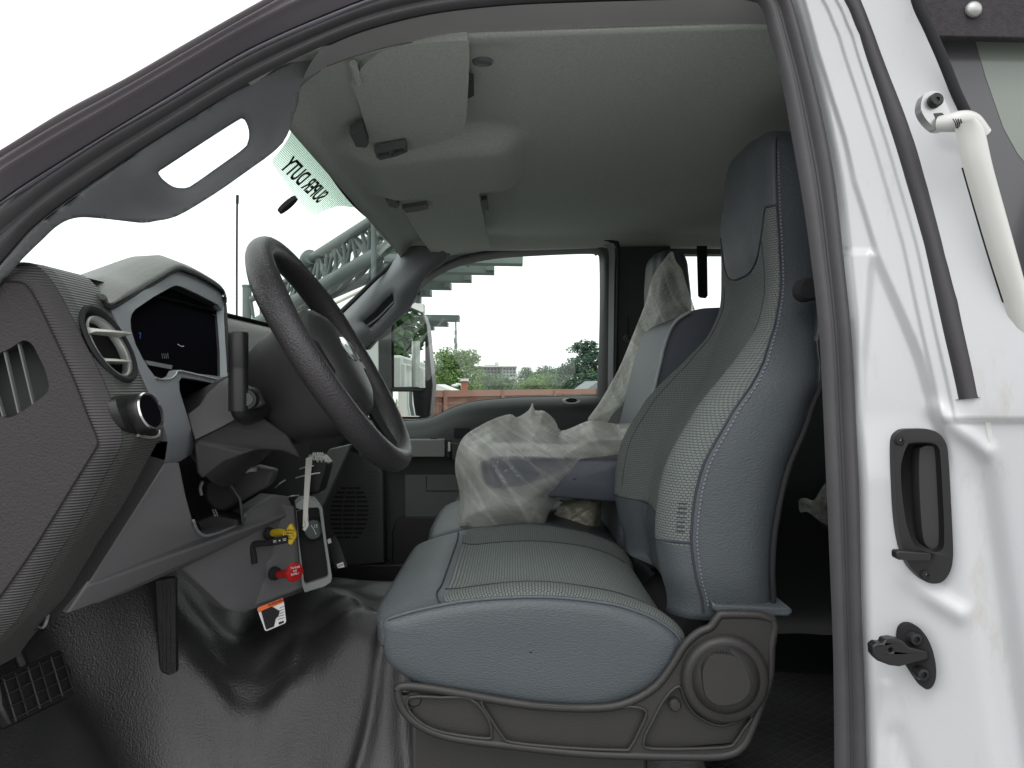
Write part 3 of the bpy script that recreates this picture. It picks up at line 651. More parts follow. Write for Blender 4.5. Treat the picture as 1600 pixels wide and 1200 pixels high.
band('window_seal', WL([(a, b, 2.45) for a, b in ((646, 470), (653, 450), (672, 425), (715, 402), (765, 391), (840, 386), (920, 382), (940, 385), (949, 397), (950, 420), (949, 620))]),
     WL([(a, b, 2.49) for a, b in ((640, 478), (653, 454), (670, 438), (715, 414), (771, 402), (840, 397), (918, 394), (932, 397), (937, 406), (938, 430), (934, 620))]), lambda t: .010*math.sin(t*math.pi), 'rubber', PD, n=80, k=6)
band('door_flange', WL([(a, b, 2.44) for a, b in ((930, 382), (945, 384), (951, 395), (951, 430), (949, 640))]), WL([(a, b, 2.43) for a, b in ((936, 380), (955, 382), (961, 395), (960, 430), (957, 640))]), lambda t: .003, mat('flange_paint', (.3, .31, .32), .4), PD, n=30, k=4)
band('pillar_seal', WL([(a, b, 2.42) for a, b in ((940, 378), (958, 380), (964, 392), (963, 430), (958, 640))]), WL([(a, b, 2.42) for a, b in ((948, 374), (966, 376), (969, 392), (968, 430), (964, 640))]), lambda t: .012*math.sin(t*math.pi), 'blackm', PB, n=30, k=6)
PT = s2([(968, 388), (1110, 380), (1130, 640), (960, 660), (966, 500)], 1, False)
panel('pillar_cover', WL([(968, 386), (1048, 384), (1056, 470), (1064, 700), (960, 700), (966, 500)], 2.43), .05, mat('pillar_cover', (.045, .048, .048), .8, bump=.2, bscale=500), PB, bevel=.004)
tube('belt_loop', WL([(981, 495, 2.40), (981, 520, 2.40), (984, 530, 2.40)]), .003, 'blackm', PB); lathe('belt_anchor', W(981, 530, 2.42), (0, -1, 0), [(.001, .006), (.012, .006), (.016, 0)], 'trim_dark', PB)
panel('seat_belt', WL([(1089, 384), (1105, 384), (1106, 462), (1103, 466), (1094, 465), (1091, 462)], 2.35), .006, 'blackm', PB, bevel=.001)
# door inner panel: rounded waist line then flat
bl = [(480, 650), (560, 655), (600, 658), (648, 657), (675, 652), (701, 640), (728, 630), (760, 625), (813, 621), (867, 620), (935, 618), (1000, 617)]
rows = []
for dy, Y in ((0, 2.50), (2, 2.47), (6, 2.445), (12, 2.425), (20, 2.41), (34, 2.405), (48, 2.405)):
    rows.append(resamp(spl([W(a, b+dy, Y) for a, b in bl], 6), 90))
rows.append([W(480+520*i/89, 722, 2.405) for i in range(90)]); rows.append([W(480+520*i/89, 955, 2.405) for i in range(90)])
loft('door_panel', rows, mat('door_plastic', (.032, .040, .039), .6, bump=.2, bscale=500), PD)
panel('arm_rest', WL([(560, 688), (693, 687), (695, 689), (695, 713), (693, 714), (560, 714)], 2.35), .06, mat('armrest_plastic', (.15, .155, .15), .5), PD, bevel=.006, seg=3)
panel('pull_handle', WL([(702, 692), (800, 691), (800, 718), (704, 719)], 2.345), .06, 'black', PD, bevel=.005)
panel('pull_handle_end', WL([(696, 690), (701, 688), (704, 692), (704, 716), (696, 715)], 2.35), .05, 'blackm', PD, bevel=.003)
box('handle_trim_clip', W(702, 698, 2.34), (.008, .01, .028), 'silver', PD, bevel=.001)
box('lock_button', W(678, 687, 2.38), (.02, .02, .008), 'blackm', PD, bevel=.002)
lathe('waist_latch', W(893, 625, 2.40), (0, -1, 0), [(.0001, -.004), (.018, -.004), (.022, .004), (.027, .003), (.028, -.006)], 'silver', PD, sy=.4 if False else 1, seg=24) if False else None
panel('lock_surround', s2 and [W(893+14*math.cos(t), 626.5+4.5*math.sin(t), 2.395) for t in [i*math.pi/10 for i in range(20)]], .02, 'silver', PD, bevel=.002)
panel('lock_recess', [W(893+9*math.cos(t), 625.5+3.5*math.sin(t), 2.392) for t in [i*math.pi/10 for i in range(20)]], .02, 'blackm', PD, bevel=.001)
box('waist_switch', W(722, 676, 2.405), (.05, .012, .03), 'blackm', PD, bevel=.002)
panel('pocket_panel', WL([(632, 742), (800, 742), (800, 806), (632, 808)], 2.385), .03, mat('pocket_plastic', (.078, .084, .084), .6), PD, bevel=.003)
tube('pocket_seam', WL([(666, 744), (666, 767), (760, 767)], 2.384), .0012, 'shadowgap', PD, smoothn=0, seg=5)
panel('map_pocket', WL([(620, 810), (800, 808), (800, 878), (612, 880), (612, 830)], 2.36), .06, 'column', PD, bevel=.006)
panel('sill_trim', WL([(480, 884), (800, 882), (800, 960), (480, 960)], 2.33), .08, 'column', PD, bevel=.008)
panel('kick_panel', WL([(500, 700), (575, 712), (590, 722), (598, 740), (600, 880), (480, 890)], 2.34), .05, mat('speaker_surround', (.062, .062, .066), .7, bump=.2, bscale=500), PD, bevel=.004)
# speaker grille slots: one grille part
Vv, Ff = [], []
for i in range(12):
    py = 761+i*7.0; hw = 31*math.sqrt(max(.05, 1-((i-5.6)/6.6)**2)); cx = 548-i*.4
    for k in range(3):
        a = cx-hw+k*2*hw/3+1; b = cx-hw+(k+1)*2*hw/3-1; o = len(Vv); Vv += WL([(a, py, 2.3385), (b, py, 2.3385), (b, py+3, 2.3385), (a, py+3, 2.3385)]); Ff.append((o, o+1, o+2, o+3))
mk('speaker_grille', Vv, Ff, 'blackm', PD, smooth=False, solid=.002)
Vv, Ff = [], []
for i in range(22):
    py = 735+i*6.6; o = len(Vv); Vv += WL([(572, py, 2.3385), (592, py, 2.3385), (592, py+1.4, 2.3385), (572, py+1.4, 2.3385)]); Ff.append((o, o+1, o+2, o+3))
mk('grille_lines', Vv, Ff, 'dash', PD, smooth=False, solid=.001)

# ---- outside mirror
MR = part('side_mirror', T)
mir = [(614, 486), (622, 481), (637, 482), (658, 491), (663, 508), (668, 600), (664, 606), (614, 606)]
YM = 3.0
mn = Vector((.86, -.51, 0)).normalized()
panel('mirror_housing', [p for p in WL([(610, 482), (620, 477), (638, 478), (661, 488), (667, 508), (676, 603), (672, 650), (666, 655), (611, 655)], YM+.06)], .16, 'black', MR, bevel=.02, seg=3)
gc = W(638, 548, YM)
def mirplane(px, py, off=0): 
    d = Vector(((px-800)/F, 1, (600-py)/F)); return d*((gc.dot(mn)+off)/d.dot(mn))
mn = Vector((.715, -.70, .0)).normalized()
panel('mirror_glass', [mirplane(a, b) for a, b in mir], (0, .005, 0), 'mirror', MR, bevel=0)
mn = Vector((.84, -.54, .02)).normalized()
panel('spot_mirror', [mirplane(a, b) for a, b in ((614, 612), (671, 612), (672, 648), (668, 651), (614, 651))], (0, .005, 0), 'mirror', MR, bevel=0)
tube('mirror_bezel', [mirplane(a, b, .004) for a, b in mir+[mir[0]]], .005, 'blackm', MR, smoothn=0, seg=8)
tube('mirror_divider', [mirplane(a, b, .006) for a, b in ((612, 609), (673, 610))], .006, 'blackm', MR, smoothn=0)
panel('mirror_mount', WL([(590, 470), (610, 470), (612, 665), (592, 665)], 2.9), .05, 'trim_dark', MR, bevel=.01)
# whip aerial on the far wing
AN = part('antenna', T)
tube('aerial_rod', [W(371, 306, 2.75), W(370.4, 330, 2.75), W(370, 420, 2.75), W(370, 560, 2.75)], .0038, 'blackm', AN, seg=8)
tube('aerial_coil', [W(371, 305, 2.75), W(370.8, 318, 2.75)], .0055, 'blackm', AN, seg=8)
tube('wiper_arm', WL([(392, 522, 2.2), (410, 530, 2.2), (430, 545, 2.3)]), .008, 'blackm', WS)
tube('wiper_blade', WL([(388, 535, 2.25), (404, 552, 2.25), (420, 560, 2.25)]), .006, 'blackm', WS)

# ---- dashboard
DB = part('dashboard', T)
YE = .885
outer = [(10, 411), (24, 410), (53, 412), (75, 431), (93, 457), (107, 484), (125, 519), (149, 567), (171, 615), (184, 647), (190, 671), (191, 688), (186, 704), (165, 742), (130, 806), (87, 871), (35, 957), (13, 983), (-30, 1030), (-60, 1070)]
cap = [(-40, 441), (0, 440), (27, 440), (41, 446), (56, 468), (72, 500), (93, 545), (115, 593), (136, 647), (151, 684), (152, 694), (147, 704), (108, 767), (75, 821), (43, 871), (0, 931), (-40, 980), (-80, 1020)]
sec = [(p.x, p.z) for p in [W(a, b, YE) for a, b in outer]]
ztab = sorted([(z, x) for x, z in sec[2:]])
def secX(z):
    if z > ztab[-1][0]: return ztab[-1][1]-.35*(z-ztab[-1][0])
    return interp(ztab, z)
def onsec(px, py, off=0):
    a, c = (px-800)/F, (600-py)/F; lo, hi = .6, 3.2
    for _ in range(50):
        m_ = (lo+hi)/2
        if a*m_ > secX(c*m_)+off: lo = m_
        else: hi = m_
    return Vector((a*lo, lo, c*lo))
So = resamp(spl(WL(outer, YE), 6), 90); Si = resamp(spl(WL(cap, .868), 6), 90)
for_l = [(0, -30)]
vo = s2([(14, 545), (28, 536), (38, 532), (50, 538), (60, 556), (70, 577), (76, 601), (72, 615), (50, 632), (28, 647), (12, 653), (0, 650), (-20, 640), (-40, 600), (-30, 570), (-10, 556)], 4, True)
capP = [(a, b) for a, b in s2(cap, 4)]+[(-120, 1020), (-120, 441)]
panel('end_panel', [W(a, b, .866) for a, b in capP], .012, 'cap', DB, holes=[[W(a, b, .866) for a, b in vo]], bevel=.0015)
panel('end_vent_back', WL([(-60, 520), (90, 520), (90, 670), (-60, 670)], .895), .004, mat('vent_back', (.03, .034, .032), .8), DB, bevel=0)
for x0, y0, x1, y1 in ((-24, 560, 4, 652), (5.5, 548, 28, 646), (27.5, 536, 50.5, 632)):
    panel('vent_bar', WL([(x0-.8, y0, .868), (x0+1.6, y0-1, .868), (x1+1.6, y1-1, .868), (x1-.8, y1, .868)]), .005, 'clip', DB, bevel=0)
loft('end_moulding', [[a.lerp(b, t)+Vector((0, -.004*math.sin(t*math.pi)-.001, 0)) for a, b in zip(Si, So)] for t in (0, .04, .1, .3, .5, .7, .85, .95, 1)], mat('end_skin', (.06, .056, .059), .55, bump=.9, bscale=95, kind='wave'), DB)
tube('end_seam', [W(a, b, .865) for a, b in cap[1:]], .0009, 'shadowgap', DB, seg=6)
sh = [0, .002, .004]+[.004+.091*i/44 for i in range(1, 45)]
Sf = resamp(So, 420); faceL = [[p+Vector((.004*min(1, t*60), t, 0)) for p in Sf] for t in sh]
nv = Vector((.896, 0, .444)); tv = Vector((.444, 0, -.896)); cv = Vector((secX(.048)+.004, .93, .048))
V = [p for l in faceL for p in l]; n_ = len(Sf); Fc = []
for i in range(len(sh)-1):
    for j in range(n_-1):
        d = (V[i*n_+j]+V[(i+1)*n_+j+1])/2-cv
        if math.hypot(d.dot(tv)/.049, d.y/.0455) > 1 or abs(d.dot(nv)) > .04: Fc.append((i*n_+j, i*n_+j+1, (i+1)*n_+j+1, (i+1)*n_+j))
mk('dash_face', V, Fc, 'dashskin', DB)
# main moulding across the cab
main = [Vector((x-.012, 0, z)) for x, z in sec if z < .135]
mainp = [Vector((-.80, 0, .05)), Vector((-.62, 0, .118)), Vector((-.56, 0, .130))]+main+[Vector((-.8, 0, -.34))]
mainp = resamp(spl(mainp, 4), 80)
loft('dash_body', [[p+Vector((0, y, 0)) for p in mainp] for y in (1.42, 1.43, 1.6, 2.0, 2.4, 2.5)], 'dashgrain', DB)
lowp = [p for p in mainp if p.z < .02]
loft('dash_under', [[p+Vector((-.06, y, 0)) for p in mainp] for y in (.90, 1.2, 1.45)], 'dash', DB)
loft('dash_top', [[Vector((x, y, z)) for x, z in ((-.548, .137), (-.60, .130), (-.70, .10), (-.84, .05))] for y in (.87, .9, 1.2, 1.5, 2.0, 2.5)], 'dashgrain', DB)
# far lower centre of the dash, grey green edge
panel('stack_edge', WL([(513, 702), (548, 694), (541, 712), (505, 792), (480, 800), (490, 760)], 1.62), .02, mat('stack_plastic', (.075, .082, .078), .5), DB, bevel=.003)
# round air outlet
AV = part('air_vent', T) if False else DB
nv = Vector((.896, 0, .444)); tv = Vector((.444, 0, -.896)); cv = Vector((secX(.048)+.004, .93, .048))
def ringpts(c, n, t, ru, rv, k=36): return [c+t*ru*math.cos(2*math.pi*i/k)+Vector((0, 1, 0))*rv*math.sin(2*math.pi*i/k) for i in range(k)]
rv = .043
loft('air_vent', [ringpts(cv+nv*h, nv, tv, r, r*.93) for r, h in ((.052, .000), (.051, .003), (.048, .004), (.045, .002), (.043, -.012), (.040, -.035), (.001, -.037))], 'blackm', DB, closed=True)
loft('vent_trim_ring', [ringpts(cv+nv*h+Vector((.0, .004, -.002)), nv, tv, r, r*.93) for r, h in ((.0415, -.002), (.0400, .001), (.0365, -.003), (.036, -.010))], 'silver', DB, closed=True)
for dz, hw in ((.014, .036), (-.020, .034)):
    c = cv+Vector((-.006, 0, dz)); L = []
    for s in (-1, -.6, 0, .6, 1):
        w_ = hw*s; dd = .024*math.sqrt(max(0.05, 1-s*s))+.004; L.append([c+Vector((-dd*.6, w_, .0)), c+Vector((0, w_, .0035)), c+Vector((dd, w_, .001)), c+Vector((dd, w_, -.001)), c+Vector((0, w_, -.004))])
    loft('vent_blade', L, 'blade', DB, closed=True, caps=True)
# light switch
kc = onsec(205, 650); kn = Vector((.93, -.12, .30)).normalized()
panel('switch_plate', [onsec(a, b, .006) for a, b in s2([(181, 625), (195, 617), (228, 620), (246, 652), (249, 676), (238, 683), (205, 676), (192, 660)], 4, True)], (-.01, 0, 0), 'black', DB, bevel=.002)
kc2 = onsec(214, 650, .004)
lathe('headlight_knob', kc2, kn, [(.024, -.004), (.0245, .014), (.0235, .018), (.0215, .0195), (.020, .018)], 'black', DB, seg=36)
lathe('knob_ring', kc2+kn*.0185, kn, [(.0232, -.002), (.0238, .0), (.0225, .0018), (.0205, .001), (.0205, -.002)], 'chrome', DB, seg=36)
lathe('knob_face', kc2+kn*.0175, kn, [(.0001, .0008), (.0195, .0008), (.020, -.003)], 'lens', DB, seg=30)
tube('switch_rim', [onsec(a, b, .006) for a, b in ((249, 672), (247, 681), (235, 684), (215, 680))], .0018, 'silver', DB)

# ---- instrument cluster
IC = part('instrument_cluster', T)
bo = [(169, 474), (200, 457), (240, 435), (272, 418), (290, 421), (307, 428), (330, 441), (346, 454), (351, 471), (354, 510), (358, 560), (358, 604), (339, 600), (300, 592), (284, 590), (280, 596), (281, 612), (291, 644), (299, 670), (303, 687), (304, 697), (299, 710), (281, 721), (256, 725), (260, 705), (262, 690), (261, 681), (256, 663), (235, 615), (213, 567), (195, 527), (176, 487)]
bh = [(204, 500), (206, 491), (212, 483), (240, 464), (267, 449), (275, 446), (284, 448), (310, 460), (341, 476), (348, 486), (351, 512), (354, 548), (355, 589), (340, 588), (310, 584), (284, 578), (277, 580), (273, 588), (265, 592), (250, 591), (242, 588), (232, 575), (222, 558), (212, 538), (205, 515)]
def bez(a, b, off=0): return onsec(a, b, .006+off)
panel('cluster_bezel', [bez(a, b) for a, b in bo], (-.012, 0, 0), 'grey', IC, holes=[[bez(a, b) for a, b in bh]], bevel=.003, seg=3)
bhp = [bez(a, b, -.002) for a, b in bh]; cb = sum(bhp, Vector())/len(bhp)
loft('cluster_well', [bhp, [p+Vector((-.013, 0, -.003))+(cb-p)*.02 for p in bhp], [p+Vector((-.045, 0, -.004))+(cb-p)*.16 for p in bhp]], 'blackm', IC, closed=True)
panel('cluster_lens', [p+Vector((-.014, 0, -.003))+(cb-p)*.02 for p in bhp], (-.004, 0, 0), 'lens', IC, bevel=0)
lf = lambda a, b: onsec(a, b, -.004)
text('gear_readout', '7', lf(219, 525), (.0, 1, 0), (-.1, 0, 1), .012, 'blue', IC)
tube('gauge_pointer', [lf(278, 538), lf(283, 541), lf(287, 541)], .0006, 'white', IC, seg=5)
for i in range(4): tube('gauge_mark', [lf(253+i*3, 552), lf(254+i*3, 560)], .0003, 'silver', IC, seg=4)
panel('cluster_shelf', [onsec(a, b, -.006) for a, b in ((228, 563), (270, 571), (268, 577), (232, 570))], (-.01, 0, 0), 'knee', IC, bevel=0)
lip = [bez(a, b, .002) for a, b in s2([(158, 462), (168, 475), (200, 458), (240, 436), (272, 418), (290, 421), (307, 428), (330, 441), (345, 453), (350, 468)], 4)]
tube('hood_side', [bez(a, b, .003) for a, b in ((349, 464), (352, 480), (354, 520), (358, 580))], .003, 'blackm', IC)
def hoodsec(p): 
    k = sst(.98, 1.08, p.y)*sst(1.33, 1.26, p.y)
    return k
rowsH = []
for dx, dz in ((.004, -.003), (.006, .001), (.002, .006), (-.012, .013), (-.036, .022), (-.07, .020), (-.14, -.005), (-.22, -.05)):
    rowsH.append([p+Vector((dx, .012*(1 if dx < 0 else 0)*sst(1.2, 1.32, p.y), dz*(.35+.65*sst(.97, 1.06, p.y)))) for p in lip])
loft('cluster_hood', rowsH, 'dashgrain', IC)
tube('hood_gap', [p+Vector((.004, 0, -.005)) for p in lip], .0022, 'blackm', IC, seg=6)
# recess and side of column beside the cluster
panel('switch_recess', WL([(278, 588), (330, 596), (350, 606), (345, 660), (300, 690), (286, 640)], 1.25), .03, 'blackm', IC, bevel=0)
tube('recess_lip', [onsec(a, b, .008) for a, b in ((243, 590), (252, 593), (266, 592), (274, 586), (279, 580), (300, 584), (339, 593))], .0014, 'silver', IC, seg=6)

# ---- steering column and gear lever
SCo = part('steering_column', T); M['colside'] = mat('column_side', (.075, .073, .073), .6, bump=.3, bscale=600)
axn = Vector((.854, 0, .52)).normalized(); upn = Vector((-.52, 0, .854)).normalized(); wc = Vector((-.276, 1.2, .045)); Yv = Vector((0, 1, 0))
def rr(c, hu, hd, hw, k=40, e=3.2):
    out = []
    for i in range(k):
        t = 2*math.pi*i/k; ct_, st_ = math.cos(t), math.sin(t)
        u = abs(ct_)**(2/e)*(1 if ct_ > 0 else -1); v = abs(st_)**(2/e)*(1 if st_ > 0 else -1)
        out.append(c+upn*(u*(hu if u > 0 else hd))+Yv*v*hw)
    return out
loft('column_shroud', [rr(wc-axn*s, a, b, w_) for s, a, b, w_ in ((.020, .02, .05, .04), (.022, .070, .120, .075), (.045, .078, .118, .082), (.08, .072, .105, .08), (.118, .062, .088, .072), (.126, .055, .08, .066), (.127, .01, .02, .02))], 'column', SCo, closed=True)
loft('column_tube', [rr(wc-axn*s, a, b, w_) for s, a, b, w_ in ((.10, .05, .07, .06), (.16, .055, .075, .07), (.24, .06, .09, .08))], 'column', SCo, closed=True)
panel('column_side', WL([(355, 590, 1.12), (340, 600, 1.10), (323, 615, 1.09), (312, 633, 1.08), (292, 648, 1.07), (304, 688, 1.05), (345, 668, 1.06), (379, 650, 1.08), (372, 625, 1.09), (363, 604, 1.10)]), (-.01, .04, 0), 'colside', SCo, bevel=.002)
covO = [(304, 690, 1.06), (345, 669, 1.07), (379, 650, 1.085), (392, 652, 1.09), (415, 655, 1.12), (450, 680, 1.14), (462, 700, 1.15), (470, 716, 1.16), (440, 704, 1.14), (405, 702, 1.12), (382, 709, 1.10), (350, 722, 1.09), (325, 742, 1.09), (316, 748, 1.09), (308, 738, 1.08)]
panel('column_cover', WL(covO), (-.02, .05, 0), 'dash', SCo, bevel=.004)
tube('cover_seam', WL([(304, 690, 1.055), (345, 669, 1.065), (379, 650, 1.08)]), .0008, 'shadowgap', SCo, seg=5)
# inside the opening under the column
panel('cavity_shade', WL([(270, 690), (480, 690), (480, 860), (300, 860)], 1.42), .01, 'blackm', SCo, bevel=0)  # flat black sheet stands in for the shade inside the opening
loft('column_boot', [[W(a, b, Y) for a, b in ((330, 735), (352, 745), (375, 780), (380, 820))] for Y in (1.22, 1.3, 1.38)], 'dash', SCo, solid=.004)
tube('bracket_edge', WL([(350, 752, 1.20), (365, 743, 1.20), (385, 735, 1.20), (400, 733, 1.20)]), .004, 'knee2', SCo)
tube('bracket_lip', WL([(317, 752, 1.15), (313, 762, 1.15), (315, 774, 1.15)]), .0025, 'knee', SCo)
panel('column_bracket', WL([(318, 752), (350, 740), (400, 728), (430, 735), (420, 760), (390, 775), (350, 800), (330, 795), (318, 780)], 1.28), .03, 'dash', SCo, bevel=.006)
panel('column_foot', WL([(305, 815), (330, 805), (372, 812), (372, 822), (325, 838), (312, 830)], 1.25), .05, 'dash', SCo, bevel=.004)
for k in range(2): tube('wiring', WL([(332+k*4, 796, 1.24), (336+k*4, 806, 1.22)]), .001, 'strap', SCo, seg=5)
GL = part('gear_lever', T)
lathe('lever_grip', W(372.5, 519, 1.03), (0, 0, 1), [(.0128, -.105), (.0128, -.05), (.0124, -.048), (.0128, -.046), (.0130, -.003), (.0122, -.0005), (.0118, 0)], 'black', GL, seg=30)
tube('lever_stem', WL([(372, 630, 1.03), (377, 645, 1.04), (388, 650, 1.07), (410, 640, 1.12)]), .0125, 'black', GL)
lathe('lever_pivot', W(385, 624, 1.035), (.2, -1, 0), [(.001, .006), (.013, .006), (.0145, .004), (.0145, -.02)], 'black', GL, seg=24)
lathe('pivot_cap', W(385, 624, 1.027), (.2, -1, 0), [(.001, .001), (.0085, .001), (.009, -.002)], 'trim_dark', GL, seg=24)
panel('lever_surround', WL([(366, 606), (380, 602), (398, 608), (409, 632), (379, 648), (372, 630)], 1.07), .02, 'colside', GL, bevel=.002)

# ---- steering wheel
SW = part('steering_wheel', T)
V, Fc = [], []; n1, n2 = 96, 20
for i in range(n1):
    t = 2*math.pi*i/n1; rad = upn*math.cos(t)+Yv*math.sin(t); c = wc+rad*.190
    fat = 1+.10*math.exp(-((math.degrees(t)-60)/16)**2)+.10*math.exp(-((math.degrees(t)-300)/16)**2)
    for j in range(n2):
        p = 2*math.pi*j/n2; V.append(c+rad*math.cos(p)*.0175*fat+axn*math.sin(p)*.0200*fat)
Fc = [(i*n2+j, i*n2+(j+1) % n2, ((i+1) % n1)*n2+(j+1) % n2, ((i+1) % n1)*n2+j) for i in range(n1) for j in range(n2)]
mk('wheel_rim', V, Fc, 'wheel', SW)
hub = []
for h, s in ((-.030, .75), (-.012, 1.0), (.004, .98), (.016, .9), (.026, .72), (.031, .45), (.032, .15), (.032, .005)):
    hub.append([wc+axn*(h-.008)+upn*(-.012)+upn*math.cos(t)*.098*s+Yv*math.sin(t)*.088*s for t in [2*math.pi*i/40 for i in range(40)]])
loft('horn_pad', hub, mat('pad_vinyl', (.03, .031, .03), .45, bump=.4, bscale=420), SW, closed=True)
for sgn in (-1, 1):
    L = []
    for t, hw, th in ((.06, .045, .010), (.10, .036, .010), (.14, .030, .009), (.18, .032, .010)):
        c = wc+Yv*sgn*t+upn*(-.008)-axn*.006; L.append([c+upn*hw+axn*0, c+upn*hw*.6+axn*th, c-upn*hw*.6+axn*th, c-upn*hw, c-upn*hw*.6-axn*th, c+upn*hw*.6-axn*th])
    loft('wheel_spoke', L, 'column', SW, closed=True, caps=True)
    for k in range(3 if sgn > 0 else 0):
        c = wc+Yv*sgn*.115+upn*(.018-k*.020)+axn*.006; box('spoke_button', c, (.012, .030, .016), 'black', SW, bevel=.002, rot=Matrix.Rotation(-R(31), 3, 'Y'))
    L = []
    for t, hw in ((.07, .012), (.11, .014), (.15, .012), (.185, .010)):
        c = wc-upn*t+Yv*sgn*(.035+t*.12)-axn*.004; L.append([c+Yv*hw, c+axn*.008, c-Yv*hw, c-axn*.008])
    loft('lower_spoke', L, 'silver' if False else 'column', SW, closed=True, caps=True)
ec = wc+axn*.022-upn*.004
lathe('emblem_ring', ec, axn, [(.020, -.004), (.023, .001), (.0215, .003), (.0195, .002)], 'chrome', SW, seg=32, up=upn, sy=1.7)
lathe('emblem', ec, axn, [(.0001, .0022), (.0195, .0018), (.02, -.003)], 'emblem', SW, seg=32, up=upn, sy=1.7)

# ---- lower dash: knee panel, air brake controls, gauge
KP = part('knee_panel', T)
kp = [(256, 724, 1.01), (281, 722, 1.04), (285, 742, 1.05), (291, 772, 1.07), (302, 813, 1.10), (308, 828, 1.12), (317, 836, 1.14), (328, 836, 1.16), (350, 829, 1.21), (373, 819, 1.27), (379, 812, 1.28), (383, 802, 1.29), (400, 790, 1.31), (427, 773, 1.35), (450, 775, 1.38),
      (462, 800, 1.40), (468, 860, 1.42), (475, 924, 1.44), (430, 940, 1.40), (396, 952, 1.34), (381, 958, 1.32), (365, 957, 1.30), (350, 948, 1.28), (320, 920, 1.25), (284, 888, 1.20), (240, 907, 1.12), (199, 925, 1.06), (150, 943, 1.00), (104, 960, .96), (135, 915, .965), (200, 813, .985)]
panel('knee_cover', WL(kp), (-.03, .02, 0), 'knee', KP, bevel=.006, seg=3)
tube('cover_lip', WL([(302, 813, 1.095), (308, 828, 1.115), (317, 836, 1.135), (328, 836, 1.155), (350, 829, 1.205), (373, 819, 1.265), (379, 812, 1.275), (383, 802, 1.285)]), .0022, 'grey', KP, seg=6)
loft('dash_underside', [[W(a, b, y0) for a, b in ((150, 700), (191, 690), (186, 704), (130, 806), (87, 871), (35, 957), (-20, 1020))] for y0 in (.886, .93, .965)], 'column', KP)
panel('knee_side', WL([(188, 700, .968), (258, 719, .968), (262, 690, .968), (256, 725, .968), (130, 923, .968), (78, 975, .968), (20, 1000, .968), (60, 900, .968)]), (-.02, .01, 0), 'column', KP, bevel=0)
AB = part('brake_console', T)
panel('console_face', WL([(378, 832, 1.33), (382, 815, 1.33), (427, 785, 1.35), (462, 790, 1.385), (476, 920, 1.40), (400, 948, 1.34), (393, 940, 1.335)]), (-.05, .03, 0), 'knee', AB, bevel=.005, seg=3)
ge = [(462, 788), (470, 781), (481, 780), (496, 784), (504, 794), (508, 830), (514, 870), (519, 902), (517, 910), (508, 916), (476, 926), (472, 915), (466, 850)]
gi = [(463.5, 799), (478, 794), (496, 793), (499, 796), (505, 840), (511, 880), (513, 898), (511, 902), (478, 913), (475, 908), (468, 850)]
panel('console_frame', WL(ge, 1.375), (-.02, .06, 0), mat('frame_plastic', (.27, .29, .28), .55), AB, holes=[WL(gi, 1.375)], bevel=.004, seg=3)
panel('gauge_plate', WL(gi, 1.385), (0, .01, 0), 'blackm', AB, bevel=0)
gn = Vector((.55, -.83, .1)).normalized()
lathe('gauge_bezel', W(488, 827, 1.382), gn, [(.0195, -.004), (.0200, .010), (.0185, .012), (.0165, .008), (.0165, .002)], 'black', AB, seg=30)
lathe('gauge_glass', W(488, 827, 1.382)+gn*.006, gn, [(.0001, .0005), (.0165, .0005), (.0165, -.004)], 'gauge', AB, seg=30)
gcn = W(488, 827, 1.382)+gn*.0078; gr_ = Vector((0, 0, 1)).cross(gn).normalized()*-1; gu = gn.cross(gr_)*-1
text('gauge_numeral', '15', gcn+Vector((.003, 0, .006)), -gr_ if (-gr_).x > 0 else gr_, (0, 0, 1), .008, 'white', AB, ext=.0002)
tube('gauge_needle', [gcn+Vector((.004, 0, -.009)), gcn, gcn+Vector((-.006, 0, .010))], .0006, 'white', AB, seg=5, smoothn=0)
# yellow parking brake valve and its black plate
YK = W(453, 836, 1.30)
dia = [(452, 819), (455, 819), (462, 833), (462, 839), (455, 852), (451, 851), (443, 838), (444, 832)]
panel('parking_brake_knob', WL(dia, 1.30), .010, 'yellow', AB, bevel=.002)
tube('parking_brake_stem', [W(424, 833, 1.34), W(436, 832, 1.32), W(447, 833, 1.305)], .0065, 'yellow', AB)
lathe('valve_seat', W(422, 834, 1.335), (.8, -.6, 0), [(.006, .004), (.010, .002), (.011, -.004)], 'blackm', AB)
for k, (s, dy) in enumerate((('PARKING', 7.2), ('BRAKE', 2.8), ('PULL TO', -1.6), ('APPLY', -6))): text('valve_wording', s, W(453.2, 836-dy, 1.2985), (1, 0, 0), (0, 0, 1), .0042, 'blackm', AB, ext=.0002)
panel('lever_tag', WL([(425, 842), (446, 837), (449, 838), (449, 849), (426, 853)], 1.292), .005, 'blackm', AB, bevel=.001)
text('tag_symbols', '= \u2022 =', W(437, 845, 1.2905), (1, 0, .18), (0, 0, 1), .011, 'white', AB, ext=.0002)
tube('release_lever', WL([(428, 848, 1.31), (410, 849, 1.315), (396, 851, 1.32), (394, 856, 1.32), (396, 866, 1.32), (398, 880, 1.32)]), .0052, 'blackm', AB)
# red trailer air valve
lathe('air_supply_knob', W(460, 894, 1.31), (.75, -.66, 0), [(.0001, .004), (.009, .004), (.0165, .002), (.0175, -.002), (.0145, -.006)], 'red', AB, seg=8, up=(0, 0, 1))
tube('air_supply_stem', [W(430, 898, 1.35), W(442, 897, 1.335), W(456, 895, 1.315)], .0072, 'red', AB)
lathe('air_valve_seat', W(430, 896, 1.34), (.8, -.6, 0), [(.006, .004), (.0115, .002), (.012, -.004)], 'blackm', AB)
for dy, s in ((7, 'TRAILER'), (2, 'AIR'), (-3, 'SUPPLY')): text('knob_wording', s, W(461, 894-dy, 1.3), (.66, .75, 0), (0, 0, 1), .005, 'white', AB, ext=.0002)
